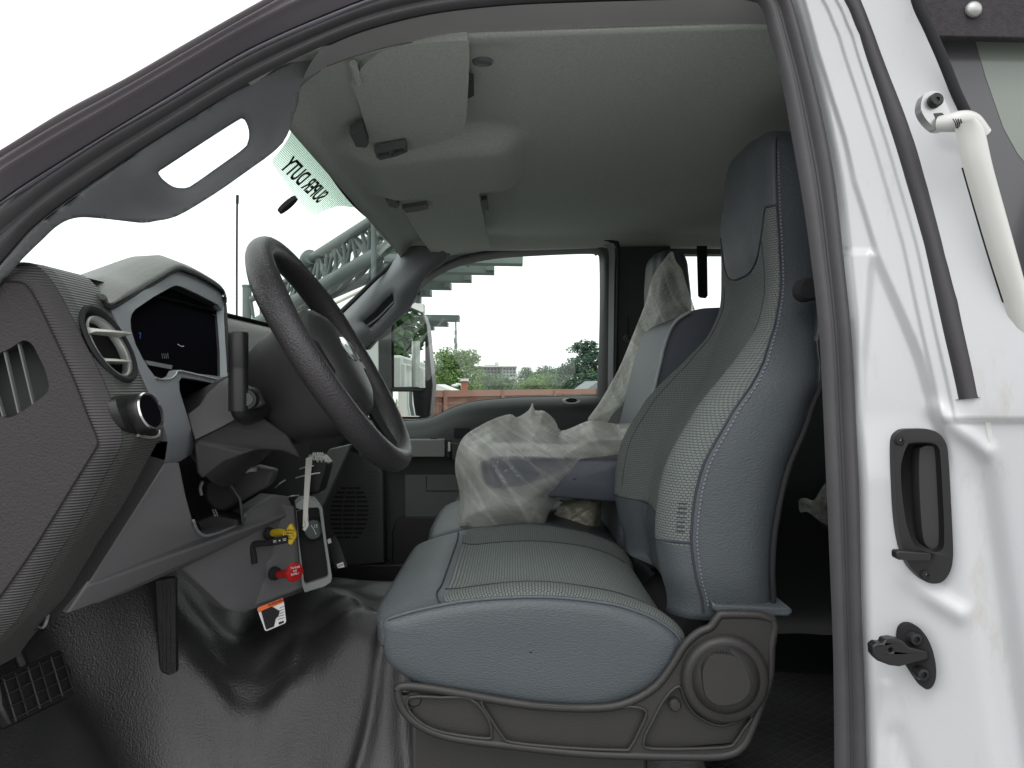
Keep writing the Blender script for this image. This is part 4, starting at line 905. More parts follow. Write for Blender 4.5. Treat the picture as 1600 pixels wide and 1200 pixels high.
# clear hanging strap with a spring at its top
ST_ = part('clear_strap', T)
panel('strap_band', WL([(478, 716), (487, 712), (488, 716), (484, 760), (481, 800), (482, 822), (476, 828), (473, 823), (474, 790), (476, 750)], 1.30), .0012, glassy('clear_plastic', (.8, .8, .72)) if False else 'strap', ST_, bevel=0)
tube('strap_hook', WL([(478, 812, 1.298), (480, 820, 1.297), (475, 828, 1.297)]), .003, 'strap', ST_)
V = [W(489+i*.5, 713, 1.31)+Vector((0, .008*math.cos(i*.9), .006*math.sin(i*.9))) for i in range(34)]
tube('strap_spring', V, .0011, 'white', ST_, seg=5, smoothn=2)
for x in (0, 6, 12, 18): tube('fuse_row', WL([(494+x, 716, 1.33), (497+x, 722, 1.33)]), .0015, 'strap', ST_, seg=5)
# wiring clutter under the column
WR = part('wiring_bracket', T)
panel('module_case', WL([(432, 745), (455, 715), (500, 712), (512, 725), (500, 770), (450, 782), (430, 775)], 1.45), .05, 'black', WR, bevel=.004)
for a in (((462, 747), (500, 739)), ((468, 733), (490, 728)), ((430, 762), (446, 750)), ((445, 778), (467, 774))):
    tube('bracket_wire', [W(*a[0], 1.38), W((a[0][0]+a[1][0])/2, (a[0][1]+a[1][1])/2-1, 1.37), W(*a[1], 1.38)], .0013, 'silver', WR, seg=5)
# hanging tags
TG = part('hang_tag', T)
panel('tag_strip', WL([(512, 842), (523, 838), (530, 850), (540, 878), (543, 885), (523, 889), (519, 872), (514, 856)], 1.42), .002, 'black', TG, bevel=0)
panel('tag_sticker', WL([(511, 843), (516, 841), (518, 848), (513, 850)], 1.418), .001, 'white', TG, bevel=0)
panel('tag_sticker', WL([(526, 882), (536, 878), (538, 886), (528, 888)], 1.418), .001, 'white', TG, bevel=0)
for i in range(2): tube('tag_print', WL([(528, 884+i*2, 1.4165), (536, 881+i*2, 1.4165)]), .0004, 'blackm', TG, seg=4)
WT = part('warning_tag', T)
tq = [(402, 950), (443, 934), (447, 973), (414, 986)]
panel('tag_card', WL([(402, 952), (404, 949), (441, 934.5), (443, 936), (447, 971), (445, 974), (417, 986), (414, 985)], 1.24), .001, 'white', WT, bevel=0)
panel('tag_header', WL([(402.5, 952), (404, 949), (441, 934.5), (443, 936), (443.6, 941), (404, 957)], 1.2385), .001, 'orange', WT, bevel=0)
panel('tag_cutout', WL([(408, 955), (424, 948), (432, 952), (437, 955), (435, 962), (430, 968), (428, 979), (416, 984), (414, 978)], 1.2375), .001, 'blackm', WT, bevel=0)
rt = Vector((.93, 0, .36)).normalized()
text('tag_heading', 'WARNING', W(433, 941, 1.2375), rt, (-.1, 0, 1), .0065, 'blackm', WT, ext=.0002)
for i in range(5): tube('tag_print', WL([(437-(i > 2)*3, 950+i*4.5, 1.2375), (444, 947+i*4.5, 1.2375)]), .0004, 'blackm', WT, seg=4)
panel('tag_logo', WL([(435, 973), (443, 970), (443.5, 973), (436, 976)], 1.2375), .001, 'blackm', WT, bevel=0)

# ---- floor, toe board, pedals
FL = part('floor_covering', T)
def fz(x, y):
    z = -.80
    z += .30*sst(1.36, 1.54, y+.05*math.sin(x*5))*sst(2.12, 1.96, y)          # transmission tunnel
    z += .62*sst(-.55, -1.02, x)                                                # toe board
    k = sst(1.25, 1.5, y)
    z += .030*k*math.sin(x*19+y*9+2.5*noise.noise((x*3, y*3, 0)))*sst(-.75, -.4, x)*sst(2.1, 1.7, y)
    z += .022*max(0, 1-abs(noise.noise((x*3.2+y*1.5, y*2.4, 6.6)))*5)
    z += .014*noise.noise((x*6, y*6, 1.7))+.010*noise.noise((x*13, y*13, 4))
    d = (x+.27)*.8+(y-1.42)*.6
    wv = .035*noise.noise((x*5, y*9, 2.2))+.012*noise.noise((x*17, y*22, 8.1))
    for x0, sl_, am, wd_ in ((-.205, .15, .030, .022), (-.275, .9, .026, .016), (-.42, 1.6, .014, .035)):
        z += am*math.exp(-((x-x0+sl_*(1.5-y)*.6+wv)/wd_)**2)*sst(1.22, 1.36, y)*sst(1.62, 1.5, y)
    z += .028*math.exp(-((y-1.50-.12*(x+.4)+wv)/.022)**2)*sst(-.75, -.55, x)*sst(-.12, -.2, x)
    z -= .020*math.exp(-((y-1.57-.12*(x+.4)+wv)/.02)**2)*sst(-.75, -.55, x)*sst(-.12, -.2, x)
    return z
loft('floor_vinyl', [[Vector((-1.1+1.45*i/190, y, fz(-1.1+1.45*i/190, y))) for i in range(191)] for y in [.86+1.6*j/170 for j in range(171)]], 'floor', FL)
loft('rear_floor', [[Vector((.3+1.25*i/20, y, -.80+.02*noise.noise((i*.3, y*3, 0)))) for i in range(21)] for y in [.86+1.6*j/20 for j in range(21)]], 'trim_dark', FL)
panel('firewall', [Vector((-1.1, .8, -.9)), Vector((-1.1, 2.65, -.9)), Vector((-1.1, 2.65, .1)), Vector((-1.1, .8, .1))], (-.02, 0, 0), 'blackm', FL, bevel=0)
def diamond():
    m = bpy.data.materials.new('diamond_mat'); m.use_nodes = True; N, L = nodes(m); b = N['Principled BSDF']; b.inputs['Roughness'].default_value = .45
    uv = N.new('ShaderNodeUVMap'); br = N.new('ShaderNodeTexBrick'); br.inputs['Scale'].default_value = 1; br.inputs['Brick Width'].default_value = .026; br.inputs['Row Height'].default_value = .024; br.inputs['Mortar Size'].default_value = .0028; br.inputs['Mortar Smooth'].default_value = .5
    br.offset = 0; br.inputs['Color1'].default_value = br.inputs['Color2'].default_value = (.028, .026, .026, 1); br.inputs['Mortar'].default_value = (.075, .075, .072, 1)
    L.new(uv.outputs[0], br.inputs[0]); L.new(br.outputs['Color'], b.inputs['Base Color']); bp = N.new('ShaderNodeBump'); bp.inputs['Strength'].default_value = 1; bp.inputs['Distance'].default_value = .004
    L.new(br.outputs['Fac'], bp.inputs['Height']); L.new(bp.outputs[0], b.inputs['Normal']); return m
M['diamond'] = diamond()
L = []; U = []
for j in range(12):
    row = []
    for i in range(12):
        x = .33+.55*i/11; y = 1.0+.75*j/11; row.append(Vector((x, y, -.655+.01*noise.noise((x*5, y*5, 3))))); U.append((x*.8+y*.6, -x*.6+y*.8))
    L.append(row)
loft('rear_step_mat', L, 'diamond', FL, uvs=U)
PDL = part('brake_pedal', T)
cpd = W(58, 1072, 1.12); pu = Vector((-.35, .1, .93)).normalized(); pr = Vector((.35, .9, .1)).normalized()
def padp(a, b, h=0): return cpd+pr*a+pu*b+Vector((.02, -.012, .01))*h
panel('pedal_pad', [padp(a, b) for a, b in ((-.05, -.032), (.05, -.036), (.056, .0), (.05, .034), (-.048, .036), (-.056, 0))], (-.012, 0, -.008), 'black', PDL, bevel=.003)
for i in range(6): tube('pad_rib', [padp(-.045+i*.018, -.03, .3), padp(-.045+i*.018, .03, .3)], .0014, 'base', PDL, smoothn=0, seg=6)
for i in range(4): tube('pad_rib', [padp(-.048, -.026+i*.0175, .3), padp(.048, -.026+i*.0175, .3)], .0014, 'base', PDL, smoothn=0, seg=6)
tube('pedal_arm', [cpd+Vector((-.015, .01, 0)), cpd+Vector((-.08, .03, .14)), cpd+Vector((-.10, .05, .30))], .009, 'black', PDL)
AP = part('accelerator_pedal', T)
panel('pedal_pad', WL([(240, 905), (274, 900), (276, 1050), (262, 1056), (248, 1050)], 1.45), .01, 'floor', AP, bevel=.004)
for x in (253, 259, 265): tube('pad_rib', WL([(x, 915, 1.449), (x, 1048, 1.449)]), .0012, 'floor', AP, smoothn=0, seg=6)
tube('hood_release', WL([(58, 978, .97), (68, 980, .96), (73, 970, .96), (76, 960, .97)]), .002, 'trim', DB, seg=6)

# ---- seats
nearX = [(-.31, .25), (-.29, .250), (-.248, .238), (-.19, .232), (-.108, .246), (-.033, .288), (.02, .328), (.05, .346), (.085, .366), (.135, .382), (.2, .383), (.276, .381), (.343, .384), (.38, .386)]
halfw = [(-.31, .235), (-.25, .248), (-.15, .252), (-.06, .25), (.0, .238), (.05, .205), (.09, .172), (.135, .150), (.2, .142), (.28, .136), (.34, .125), (.38, .12)]
thick = [(-.31, .112), (-.19, .135), (-.08, .138), (0, .115), (.06, .085), (.15, .075), (.25, .08), (.34, .07), (.38, .06)]
def back_sec(z, yc=1.25, sc=1.0, n=3, wmul=1.0):
    x0 = interps(nearX, z); w_ = interps(halfw, z)*wmul; t = interps(thick, z)
    lo = sst(.10, -.02, z); b = .012+.026*lo; c = -.006+.030*lo*sst(-.31, -.15, z); hb = -.018*sst(.14, .22, z)
    half = [(0, t), (.35, t), (.7, t*.97), (.9, t*.86), (.985, t*.66), (1.0, t*.4), (1.0, t*.15), (.995, 0), (.97, -b*.45), (.90, -b*.85), (.80, -b), (.70, -b*.55+c*.2+hb*.3), (.60, c*.6+hb*.7), (.40, c+hb), (0, c*1.05+hb)]
    pts = [Vector((x0+d, yc-y*w_, z)) for y, d in half]+[Vector((x0+d, yc+y*w_, z)) for y, d in half[-2:0:-1]]
    pts = spl(pts, n, True)
    if sc != 1:
        c0 = Vector((x0+t*.35, yc, z)); pts = [c0+(p-c0)*sc for p in pts]
    return pts
def seat():
    S = part('front_seat', T); n = 3; rows = []; zs = [-.31+.66*i/66 for i in range(67)]
    secs = [(z, 1.0) for z in zs]
    top = [(.358, .985), (.366, .95), (.373, .88), (.379, .76), (.383, .58), (.386, .34), (.387, .02)]
    bot = [(-.318, .02), (-.318, .5), (-.316, .93)]
    lines = [back_sec(z, sc=s) for z, s in bot+secs+top]
    for (z, s), l in zip(bot+secs+top, lines):
        for p in l: p.z = z
    k = len(lines[0]); uvs = []; mi = []
    for l in lines:
        h_ = k//2; ar = [0]*k
        for j in range(1, k): ar[j] = ar[j-1]+(l[j]-l[j-1]).length
        for j, p in enumerate(l): uvs.append((ar[j]-ar[h_], p.z*1.04))
    half_n = 14*n
    for i in range(len(lines)-1):
        for j in range(k):
            p = (lines[i][j]+lines[i+1][(j+1) % k])/2; front = 7*n <= j < k-7*n; yy = abs(p.y-1.25)/interps(halfw, p.z)
            head = p.z > .172+.085*min(1, yy/.85)**4
            mi.append(1 if (front and not head and p.z > -.205-.02*(1-yy)) else 0)
    b = loft('backrest', lines, ['vinyl', 'weave'], S, closed=True, uvs=uvs, mi=mi)
    # seams: bold stitch down the outboard edge
    def surf(u, z, off=.0):      # u: index into section (float)
        s_ = back_sec(z); a = int(u) % k; q = s_[a].lerp(s_[(a+1) % k], u-int(u)); c0 = Vector((interps(nearX, z)+.04, 1.25, z)); d = (q-c0).normalized(); return q+d*off
    tube('seam_piping', [surf(7*n, -.30+.66*i/40, .0006) for i in range(41)], .0016, 'stitch', S, seg=6, smoothn=1)
    V, Fc = [], []
    for i in range(118):
        z = -.29+.63*i/118; p, q = surf(7*n-1.2, z, .0012), surf(7*n-1.2, z+.0030, .0012); d = Vector((.0009, -.0003, 0)); e = Vector((0, -.0008, 0)); o = len(V)
        V += [p-d, p+d, q+d, q-d, p-d+e, p+d+e, q+d+e, q-d+e]; Fc += [(o, o+1, o+2, o+3), (o+4, o+5, o+6, o+7), (o, o+1, o+5, o+4), (o+2, o+3, o+7, o+6), (o, o+3, o+7, o+4), (o+1, o+2, o+6, o+5)]
    mk('back_stitching', V, Fc, 'thread', S, smooth=False)
    hs_ = []
    for i in range(25):
        u = 7*n+(28-14)*n*i/24*1.0; 
        z = .17
        for _ in range(6): q = surf(u, z); yy = abs(q.y-1.25)/interps(halfw, z); z = .172+.085*min(1, yy/.85)**4
        hs_.append(surf(u, z, .0006))
    tube('head_seam', hs_, .0016, 'stitch', S, seg=6, smoothn=2)
    tube('panel_seam', [surf(10.6*n, -.19+.40*i/20, .0004) for i in range(21)], .0010, 'stitch', S, seg=5, smoothn=1)
    tube('panel_seam', [surf(k-10.6*n, -.19+.36*i/20, .0004) for i in range(21)], .0010, 'stitch', S, seg=5, smoothn=1)
    hs_ = []
    for i in range(25): u = 7*n+14*n*i/24; q = surf(u, -.2); yy = abs(q.y-1.25)/interps(halfw, -.2); hs_.append(surf(u, -.205-.02*(1-yy), .0006))
    tube('lumbar_seam', hs_, .0014, 'stitch', S, seg=6, smoothn=2)
    for i in range(7): tube('lumbar_stitch', [surf(7*n+1.5, -.155-i*.006, .001), surf(7*n+3.2, -.155-i*.006, .001)], .0008, 'stitch', S, seg=4, smoothn=0)
    # hard back shell
    tube('back_shell_edge', [Vector((interps(nearX, z)+interps(thick, z)*.80+.004, 1.25-interps(halfw, z)*.955, z)) for z in [-.30+.36*i/20 for i in range(21)]], .0038, 'blackm', S, seg=8, smoothn=1)
    panel('back_flap', WL([(1112, 940), (1120, 945), (1236, 950), (1240, 958), (1232, 964), (1130, 962), (1114, 954)], 1.0), .30, 'vinyl', S, bevel=.003)
    lathe('fold_release', W(1264, 452, 1.045), (0, -1, 0), [(.0001, .006), (.013, .005), (.016, 0), (.016, -.02)], 'blackm', S, seg=20)
    # cushion
    out = [(598, 990), (597, 975), (604, 969), (660, 953), (740, 939), (850, 934), (950, 944), (1010, 962), (1045, 982), (1062, 999), (1064, 1010), (1055, 1040), (1030, 1066), (1000, 1085), (940, 1104), (880, 1104), (830, 1100), (760, 1088), (700, 1079), (660, 1070), (630, 1055), (606, 1034), (599, 1012)]
    O = resamp(spl(WL(out, 1.0), 5, True), 120, True); cc = sum(O, Vector())/len(O); cc.y = 1.0
    zt = cc.z
    st = [(.990, .01), (.989, .5), (.990, .8), (.992, .93), (.996, .985), (1.0, 1.0)]
    lines = [[cc+(p-cc)*s+Vector((0, y-1.0, 0)) for p in O] for y, s in st]
    L2 = []
    ysn = [1.003, 1.008, 1.02, 1.04, 1.06, 1.08, 1.12, 1.18, 1.25, 1.32, 1.38, 1.42, 1.44, 1.46, 1.48, 1.492, 1.497]
    for y in ysn:
        row = []
        for p in O:
            up_ = 1 if p.z > zt else .15; a = (y-1.25)/.25; edge = math.sqrt(max(0, 1-abs(a)**8)); q = cc+(p-cc)*(.985+.015*edge)
            bul = .016*edge*up_*(1 if p.x < .22 else .3)
            ins = sst(-.11, -.06, p.x)*sst(1.02, 1.10, y)*sst(1.48, 1.40, y)
            q = q+(p-cc).normalized()*bul*(1-.9*ins); q.z -= .006*ins*up_
            # crown towards the back so that the far bolster shows
            q.y = y; row.append(q)
        L2.append(row)
    lines += L2; lines += [[cc+(p-cc)*s+Vector((0, y-1.0, 0)) for p in O] for y, s in ((1.5, .985), (1.503, .9), (1.504, .4), (1.504, .01))]
    k2 = 120; uvs = []; mi = []; fo_ = [0]
    d_ = 0
    arc = [0]
    for a_, b_ in zip(O, O[1:]): arc.append(arc[-1]+(b_-a_).length)
    for l in lines:
        for j, p in enumerate(l): uvs.append((p.y, arc[j]))
    for i in range(len(lines)-1):
        for j in range(k2):
            p = (lines[i][j]+lines[i+1][(j+1) % k2])/2
            m_ = 0
            if i >= 5 and p.z > zt and p.x > -.088 and p.x < .26 and p.y < 1.47: m_ = 2 if 1.055 < p.y < 1.37 else 1
            mi.append(m_)
    o = loft('cushion', lines, ['vinyl', 'weave', 'ribs'], S, closed=True, uvs=uvs, mi=mi)
    tops = [p for p in O if p.z > zt+.02 or True]
    j0 = [j for j, p in enumerate(O) if p.z > -.345 and p.z > zt]
    seam = sorted([O[j] for j in j0], key=lambda p: p.x)
    tube('cushion_piping', [p+Vector((0, -.001, .0012)) for p in seam], .0026, 'vinyl', S, seg=8, smoothn=1)
    V, Fc = [], []
    sp = resamp(seam, 230)
    for i in range(0, 228, 2):
        p, q = sp[i]+Vector((0, -.0035, -.0028)), sp[i+1]+Vector((0, -.0035, -.0028)); d = Vector((0, 0, .0008)); o_ = len(V)
        e = Vector((0, -.0008, 0)); V += [p-d, p+d, q+d, q-d, p-d+e, p+d+e, q+d+e, q-d+e]; Fc += [(o_, o_+1, o_+2, o_+3), (o_+4, o_+5, o_+6, o_+7), (o_, o_+1, o_+5, o_+4), (o_+2, o_+3, o_+7, o_+6)]
    mk('cushion_stitching', V, Fc, 'stitch', S, smooth=False)
    def topz(x, y):
        jj = min(range(120), key=lambda j: abs(O[j].x-x)+(10 if O[j].z < zt else 0)); yy = min(range(len(ysn)), key=lambda i: abs(ysn[i]-y)); return L2[yy][jj]
    jx = min(range(120), key=lambda j: abs(O[j].x+.088)+(10 if O[j].z < zt else 0))
    tube('insert_seam', [L2[i][jx]+Vector((0, 0, .0008)) for i in range(0, 14)], .0014, 'stitch', S, seg=6, smoothn=2)
    for yi in (4, 10):
        js = [j for j in range(120) if O[j].z > zt and -.088 < O[j].x < .2]; js.sort(key=lambda j: O[j].x)
        tube('insert_seam', [L2[yi][j]+Vector((0, 0, .0006)) for j in js], .0011, 'stitch', S, seg=5, smoothn=1)
    # base trim with pressed ribs
    bt = [(622, 1078), (632, 1072), (660, 1074), (700, 1080), (830, 1102), (935, 1106), (985, 1096), (1025, 1072), (1050, 1040), (1070, 1008), (1092, 988), (1110, 980), (1122, 964), (1134, 960), (1206, 966), (1205, 1010), (1203, 1055), (1192, 1092), (1170, 1150), (1158, 1168), (1140, 1178), (1100, 1182), (980, 1180), (900, 1176), (800, 1165), (720, 1155), (680, 1145), (648, 1128), (628, 1105)]
    BT = s2(bt, 3, True)
    polys = [[(640, 1090), (690, 1090), (735, 1092), (762, 1122), (768, 1148), (760, 1154), (700, 1146), (665, 1134), (640, 1112)], [(752, 1092), (800, 1098), (930, 1106), (985, 1104), (1010, 1112), (1000, 1140), (985, 1168), (970, 1172), (880, 1168), (800, 1160), (785, 1150), (770, 1128)], [(1062, 1072), (1072, 1096), (1092, 1120), (1130, 1134), (1176, 1116), (1162, 1140), (1150, 1158), (1130, 1168), (1020, 1170), (1006, 1158), (1018, 1130), (1040, 1090)]]
    polys = [s2(p, 3, True) for p in polys]
    def inside(p, poly):
        c = False; j = len(poly)-1
        for i in range(len(poly)):
            (xi, yi), (xj, yj) = poly[i], poly[j]
            if (yi > p[1]) != (yj > p[1]) and p[0] < (xj-xi)*(p[1]-yi)/(yj-yi)+xi: c = not c
            j = i
        return c
    def bY(px, py):
        Y = .985
        for p in polys:
            dd = dseg(px, py, p)
            if inside((px, py), p): Y += .0045*min(1, dd/4)
        return Y
    panel('base_trim', WL(BT, .985), .010, 'base', S, holes=[WL(p, .985) for p in polys], bevel=0)
    panel('base_backing', WL([(650, 1080), (830, 1100), (985, 1098), (1070, 1040), (1120, 985), (1196, 975), (1192, 1080), (1150, 1160), (980, 1174), (800, 1160), (690, 1145), (645, 1118)], .9905), .012, 'base', S, bevel=0)
    tube('base_rim', [W(a, b, .987) for a, b in BT+BT[:1]], .0055, 'base', S, smoothn=0, seg=10, cap=False)
    for p in polys: tube('panel_rib', [W(a, b, .9845) for a, b in p+p[:1]], .0022, 'base', S, smoothn=0, seg=8, cap=False)
    lathe('recline_knob', W(1134, 1062, .972), (-.02, -1, 0), [(.0001, .020), (.018, .020), (.030, .018), (.038, .012), (.042, .004), (.0435, -.004)], 'base', S, seg=40)
    lathe('knob_disc_rim', W(1134, 1062, .978), (0, -1, 0), [(.0435, .006), (.049, .0065), (.0535, .004), (.0555, -.001), (.056, -.008)], 'base', S, seg=48)
    grip = [(1098, 1052), (1104, 1034), (1116, 1023), (1140, 1023), (1156, 1032), (1170, 1056), (1172, 1078), (1160, 1094), (1138, 1102), (1118, 1100), (1102, 1084)]
    panel('knob_grip', spl(WL(grip, .95), 4, True), .012, 'base', S, bevel=.005, seg=3)
    for i in range(5): tube('grip_rib', WL([(1121+i*4.4, 1014, .953), (1125+i*4.4, 1022, .950)]), .0010, 'shadowgap', S, seg=5, smoothn=0)
    lathe('base_button', W(1055, 1102, .982), (0, -1, 0), [(.0001, .003), (.006, .0025), (.008, 0), (.008, -.004)], 'base', S, seg=20)
    lathe('base_button', W(647, 1092, .990), (0, -1, 0), [(.0001, .003), (.008, .0025), (.0105, 0), (.0105, -.004)], 'base', S, seg=20)
    panel('seat_pedestal', WL([(642, 1120), (700, 1150), (1012, 1170), (1015, 1400), (642, 1400)], 1.02), .44, 'base', S, bevel=.006)
    panel('seat_pan', WL([(640, 1060), (700, 1070), (1050, 1060), (1120, 1000), (1200, 980), (1190, 1100), (1100, 1150), (680, 1120)], 1.05), .40, 'blackm', S, bevel=0)
    return S
S1 = seat()
S2 = S1.copy(); link(S2, T); S2.location = (.028, .95, -.015); S2['label'] = 'front seat by the passenger door, under clear film'
for ch in list(S1.children):
    if ch.name.split('.')[0] in ('grip_rib', 'recline_knob', 'knob_grip', 'knob_disc_rim', 'base_button', 'lumbar_stitch', 'cushion_stitching', 'back_stitching', 'fold_release', 'base_trim', 'base_rim', 'panel_rib', 'base_backing'): continue
    c = ch.copy(); COL.objects.link(c); c.parent = S2
# middle seat
MS = part('middle_seat', T)
out = [(-.165, -.315), (-.155, -.298), (-.10, -.285), (.0, -.283), (.12, -.292), (.26, -.35), (.28, -.42), (.1, -.44), (-.1, -.42), (-.158, -.37)]
O = resamp(spl([(x, 0, z) for x, z in out], 6, True), 80, True); c0 = sum(O, Vector())/len(O)
loft('cushion', [[c0+(p-c0)*s+Vector((0, y, 0)) for p in O] for y, s in ((1.508, .02), (1.508, .9), (1.514, .98), (1.53, 1.01), (1.6, 1.03), (1.72, 1.035), (1.84, 1.03), (1.92, 1.01), (1.935, .98), (1.942, .9), (1.942, .02))], 'vinyl', MS, closed=True)
bk = [(1000, 900), (985, 800), (995, 735), (1003, 690), (1015, 640), (1030, 575), (1042, 528), (1056, 502), (1078, 487), (1108, 481), (1150, 485), (1180, 520), (1190, 700), (1190, 900)]
Pm = spl([W(a, b, 1.56) for a, b in bk], 5); 
panel('backrest', Pm, .36, 'vinyl_dark', MS, bevel=.018, seg=4)
tube('back_piping', [W(a, b, 1.548) for a, b in bk[2:9]], .0035, 'piping', MS)
panel('back_foot', WL([(975, 785), (1000, 780), (1010, 800), (1030, 870), (1030, 888), (1010, 900), (985, 880), (965, 850), (968, 800)], 1.52), .3, 'vinyl', MS, bevel=.01, seg=3)
tube('foot_stitch', WL([(980, 790, 1.518), (979, 830, 1.518), (981, 880, 1.518)]), .001, 'stitch', MS, seg=5)
AR = part('centre_armrest', T)
ar = [(-.062, -.160), (-.052, -.146), (.0, -.142), (.1, -.146), (.2, -.148), (.28, -.15), (.30, -.225), (.28, -.238), (.1, -.226), (-.02, -.216), (-.058, -.206), (-.066, -.185)]
O = resamp(spl([(x, 0, z) for x, z in ar], 5, True), 90, True); c0 = sum(O, Vector())/len(O)
loft('armrest_pad', [[c0+(p-c0)*s+Vector((0, y, 0)) for p in O] for y, s in ((1.522, .02), (1.522, .85), (1.525, .95), (1.532, .995), (1.545, 1.0), (1.72, 1.02), (1.88, 1.0), (1.895, .95), (1.9, .5), (1.9, .02))], 'vinyl_dark', AR, closed=True)
tube('armrest_seam', [Vector((x, 1.5235, z)) for x, z in ((-.05, -.200), (0, -.206), (.1, -.214), (.2, -.221), (.28, -.226))], .0012, 'thread', AR, seg=5)
# rear bench, seen in the gap behind the seat
RB = part('rear_bench', T)
out = [(.95, -.30), (1.0, -.27), (1.3, -.28), (1.4, -.3), (1.4, -.45), (1.0, -.45), (.94, -.40)]
O = resamp(spl([(x, 0, z) for x, z in out], 5, True), 60, True); c0 = sum(O, Vector())/len(O)
loft('cushion', [[c0+(p-c0)*s+Vector((0, y, 0)) for p in O] for y, s in ((1.0, .02), (1.0, .95), (1.03, 1.), (1.7, 1.02), (2.38, 1.), (2.42, .95), (2.42, .02))], 'vinyl_dark', RB, closed=True)
panel('backrest', [Vector((1.40, 1.0, -.4)), Vector((1.40, 2.42, -.4)), Vector((1.48, 2.42, .12)), Vector((1.48, 1.0, .12))], (.06, 0, 0), 'vinyl_dark', RB, bevel=.02)

# ================================================================== POLYTHENE COVERS (things lying on the seats)
def crumple(name, outline, Y0, amp, m, label, seed, crease=.02, freq=9, step=3.5, wall=22, stretch=None, flow=None, taut=None):
    """loose film: front and back sheet, puffed apart, creased along straight folds at random angles"""
    O = s2(outline, 3, True); sd = Vector((seed, seed*1.7, seed*.6)); rn = random.Random(seed)
    st = stretch or (1, 1, 1)
    W_ = []
    for k in range(6):
        a = (rn.uniform(0, math.pi) if flow is None else flow+rn.gauss(0, .35 if flow > .5 else .15)); W_.append((math.cos(a), math.sin(a), freq*(1 if k < 2 else 1.9 if k < 4 else 3.4)*rn.uniform(.8, 1.25), (.55, .32, .12)[k//2]*rn.uniform(.7, 1.2), rn.random()))
    def crs(p, sh=0):
        q = p+.09*noise.noise_vector(p*3.6+sd)+.012*noise.noise_vector(p*14+sd); h = 0; f = 0
        for k, (cx, cz, fr, am, ph) in enumerate(W_):
            u = (q.x*cx+q.z*cz)*fr+ph+sh+.25*noise.noise(q*fr*.45+sd*(k+1)); u -= math.floor(u); v = abs(u*2-1); g = max(0, min(1, .4+2.2*noise.noise(q*4.5+sd*(k+2)*1.3)))
            h += am*v*g; e = min(v, 1-v); f = max(f, g*(1-min(1, e/.07))*(.6+am))
        return h-.5, f
    data = {}
    def yf(side):
        def f(px, py):
            d = dseg(px, py, O); p = W(px, py, Y0); puff = amp*(1-math.exp(-d/wall)); h, fo_ = crs(p, side*.37)
            Y = Y0+side*puff-crease*h*sst(0, 8, d)*(1 if side < 0 else -1); data[(round(p.x/Y0*Y, 5), round(Y, 5))] = fo_-(.75*sst(0, 9, dseg(px, py, taut)) if taut and inpoly((px, py), taut) and side < 0 else (.3 if taut and inpoly((px, py), taut) else 0))
            return Y
        return f
    a = filled(name, O, [], yf(-1), m, None, step=step, thick=0); b = filled(name+'_back', O, [], yf(1), m, None, step=step*1.6, thick=0)
    join(a, [b]); at = a.data.attributes.new('FOLD', 'FLOAT', 'POINT')
    for v in a.data.vertices: at.data[v.index].value = data.get((round(v.co.x, 5), round(v.co.y, 5)), 0)
    return tag(a, label, 'plastic cover')
crumple('plastic_cover', [(712, 830), (716, 800), (718, 770), (711, 735), (714, 705), (725, 682), (745, 668), (770, 655), (797, 647), (808, 652), (826, 641), (832, 630), (836, 641), (850, 642), (866, 655), (877, 673), (905, 663), (925, 657), (962, 662), (1000, 664), (1003, 700), (985, 708), (950, 712), (920, 724), (900, 745), (880, 775), (858, 800), (845, 832), (800, 834), (740, 834), (728, 826)],
        1.585, .15, 'film', 'crumpled clear polythene cover bunched over the fold-down armrest', 1.3, crease=.06, freq=5, step=2.6, flow=1.05, taut=s2([(748, 722), (762, 713), (800, 712), (870, 712), (905, 716), (880, 740), (850, 752), (800, 766), (765, 766), (750, 752)], 3, True))
crumple('plastic_cover', [(1050, 392), (1056, 408), (1066, 422), (1074, 450), (1084, 478), (1084, 490), (1060, 500), (1046, 520), (1030, 575), (1015, 640), (1002, 668), (960, 664), (918, 660), (935, 632), (955, 598), (972, 565), (990, 520), (1008, 475), (1020, 432), (1036, 408)],
        2.03, .08, 'film', 'clear polythene cover drawn to a point over the tall passenger seat back', 5.1, crease=.04, freq=8, flow=.42, wall=14, step=2.6)
crumple('plastic_cover', [(868, 800), (880, 784), (905, 778), (935, 780), (938, 800), (936, 822), (943, 850), (925, 845), (900, 836), (862, 826), (850, 815)],
        1.7, .05, 'filmy', 'yellowed crumpled polythene scrap below the armrest on the middle seat', 9.7, crease=.03, freq=13, step=2.5, wall=8)
crumple('plastic_cover', [(1248, 782), (1258, 778), (1272, 781), (1286, 760), (1300, 755), (1310, 820), (1300, 824), (1282, 815), (1262, 800), (1250, 800)],
        2.2, .05, 'film', 'pale polythene cover on the rear bench seen behind the driver seat', 4.4, crease=.02, freq=9, step=3)

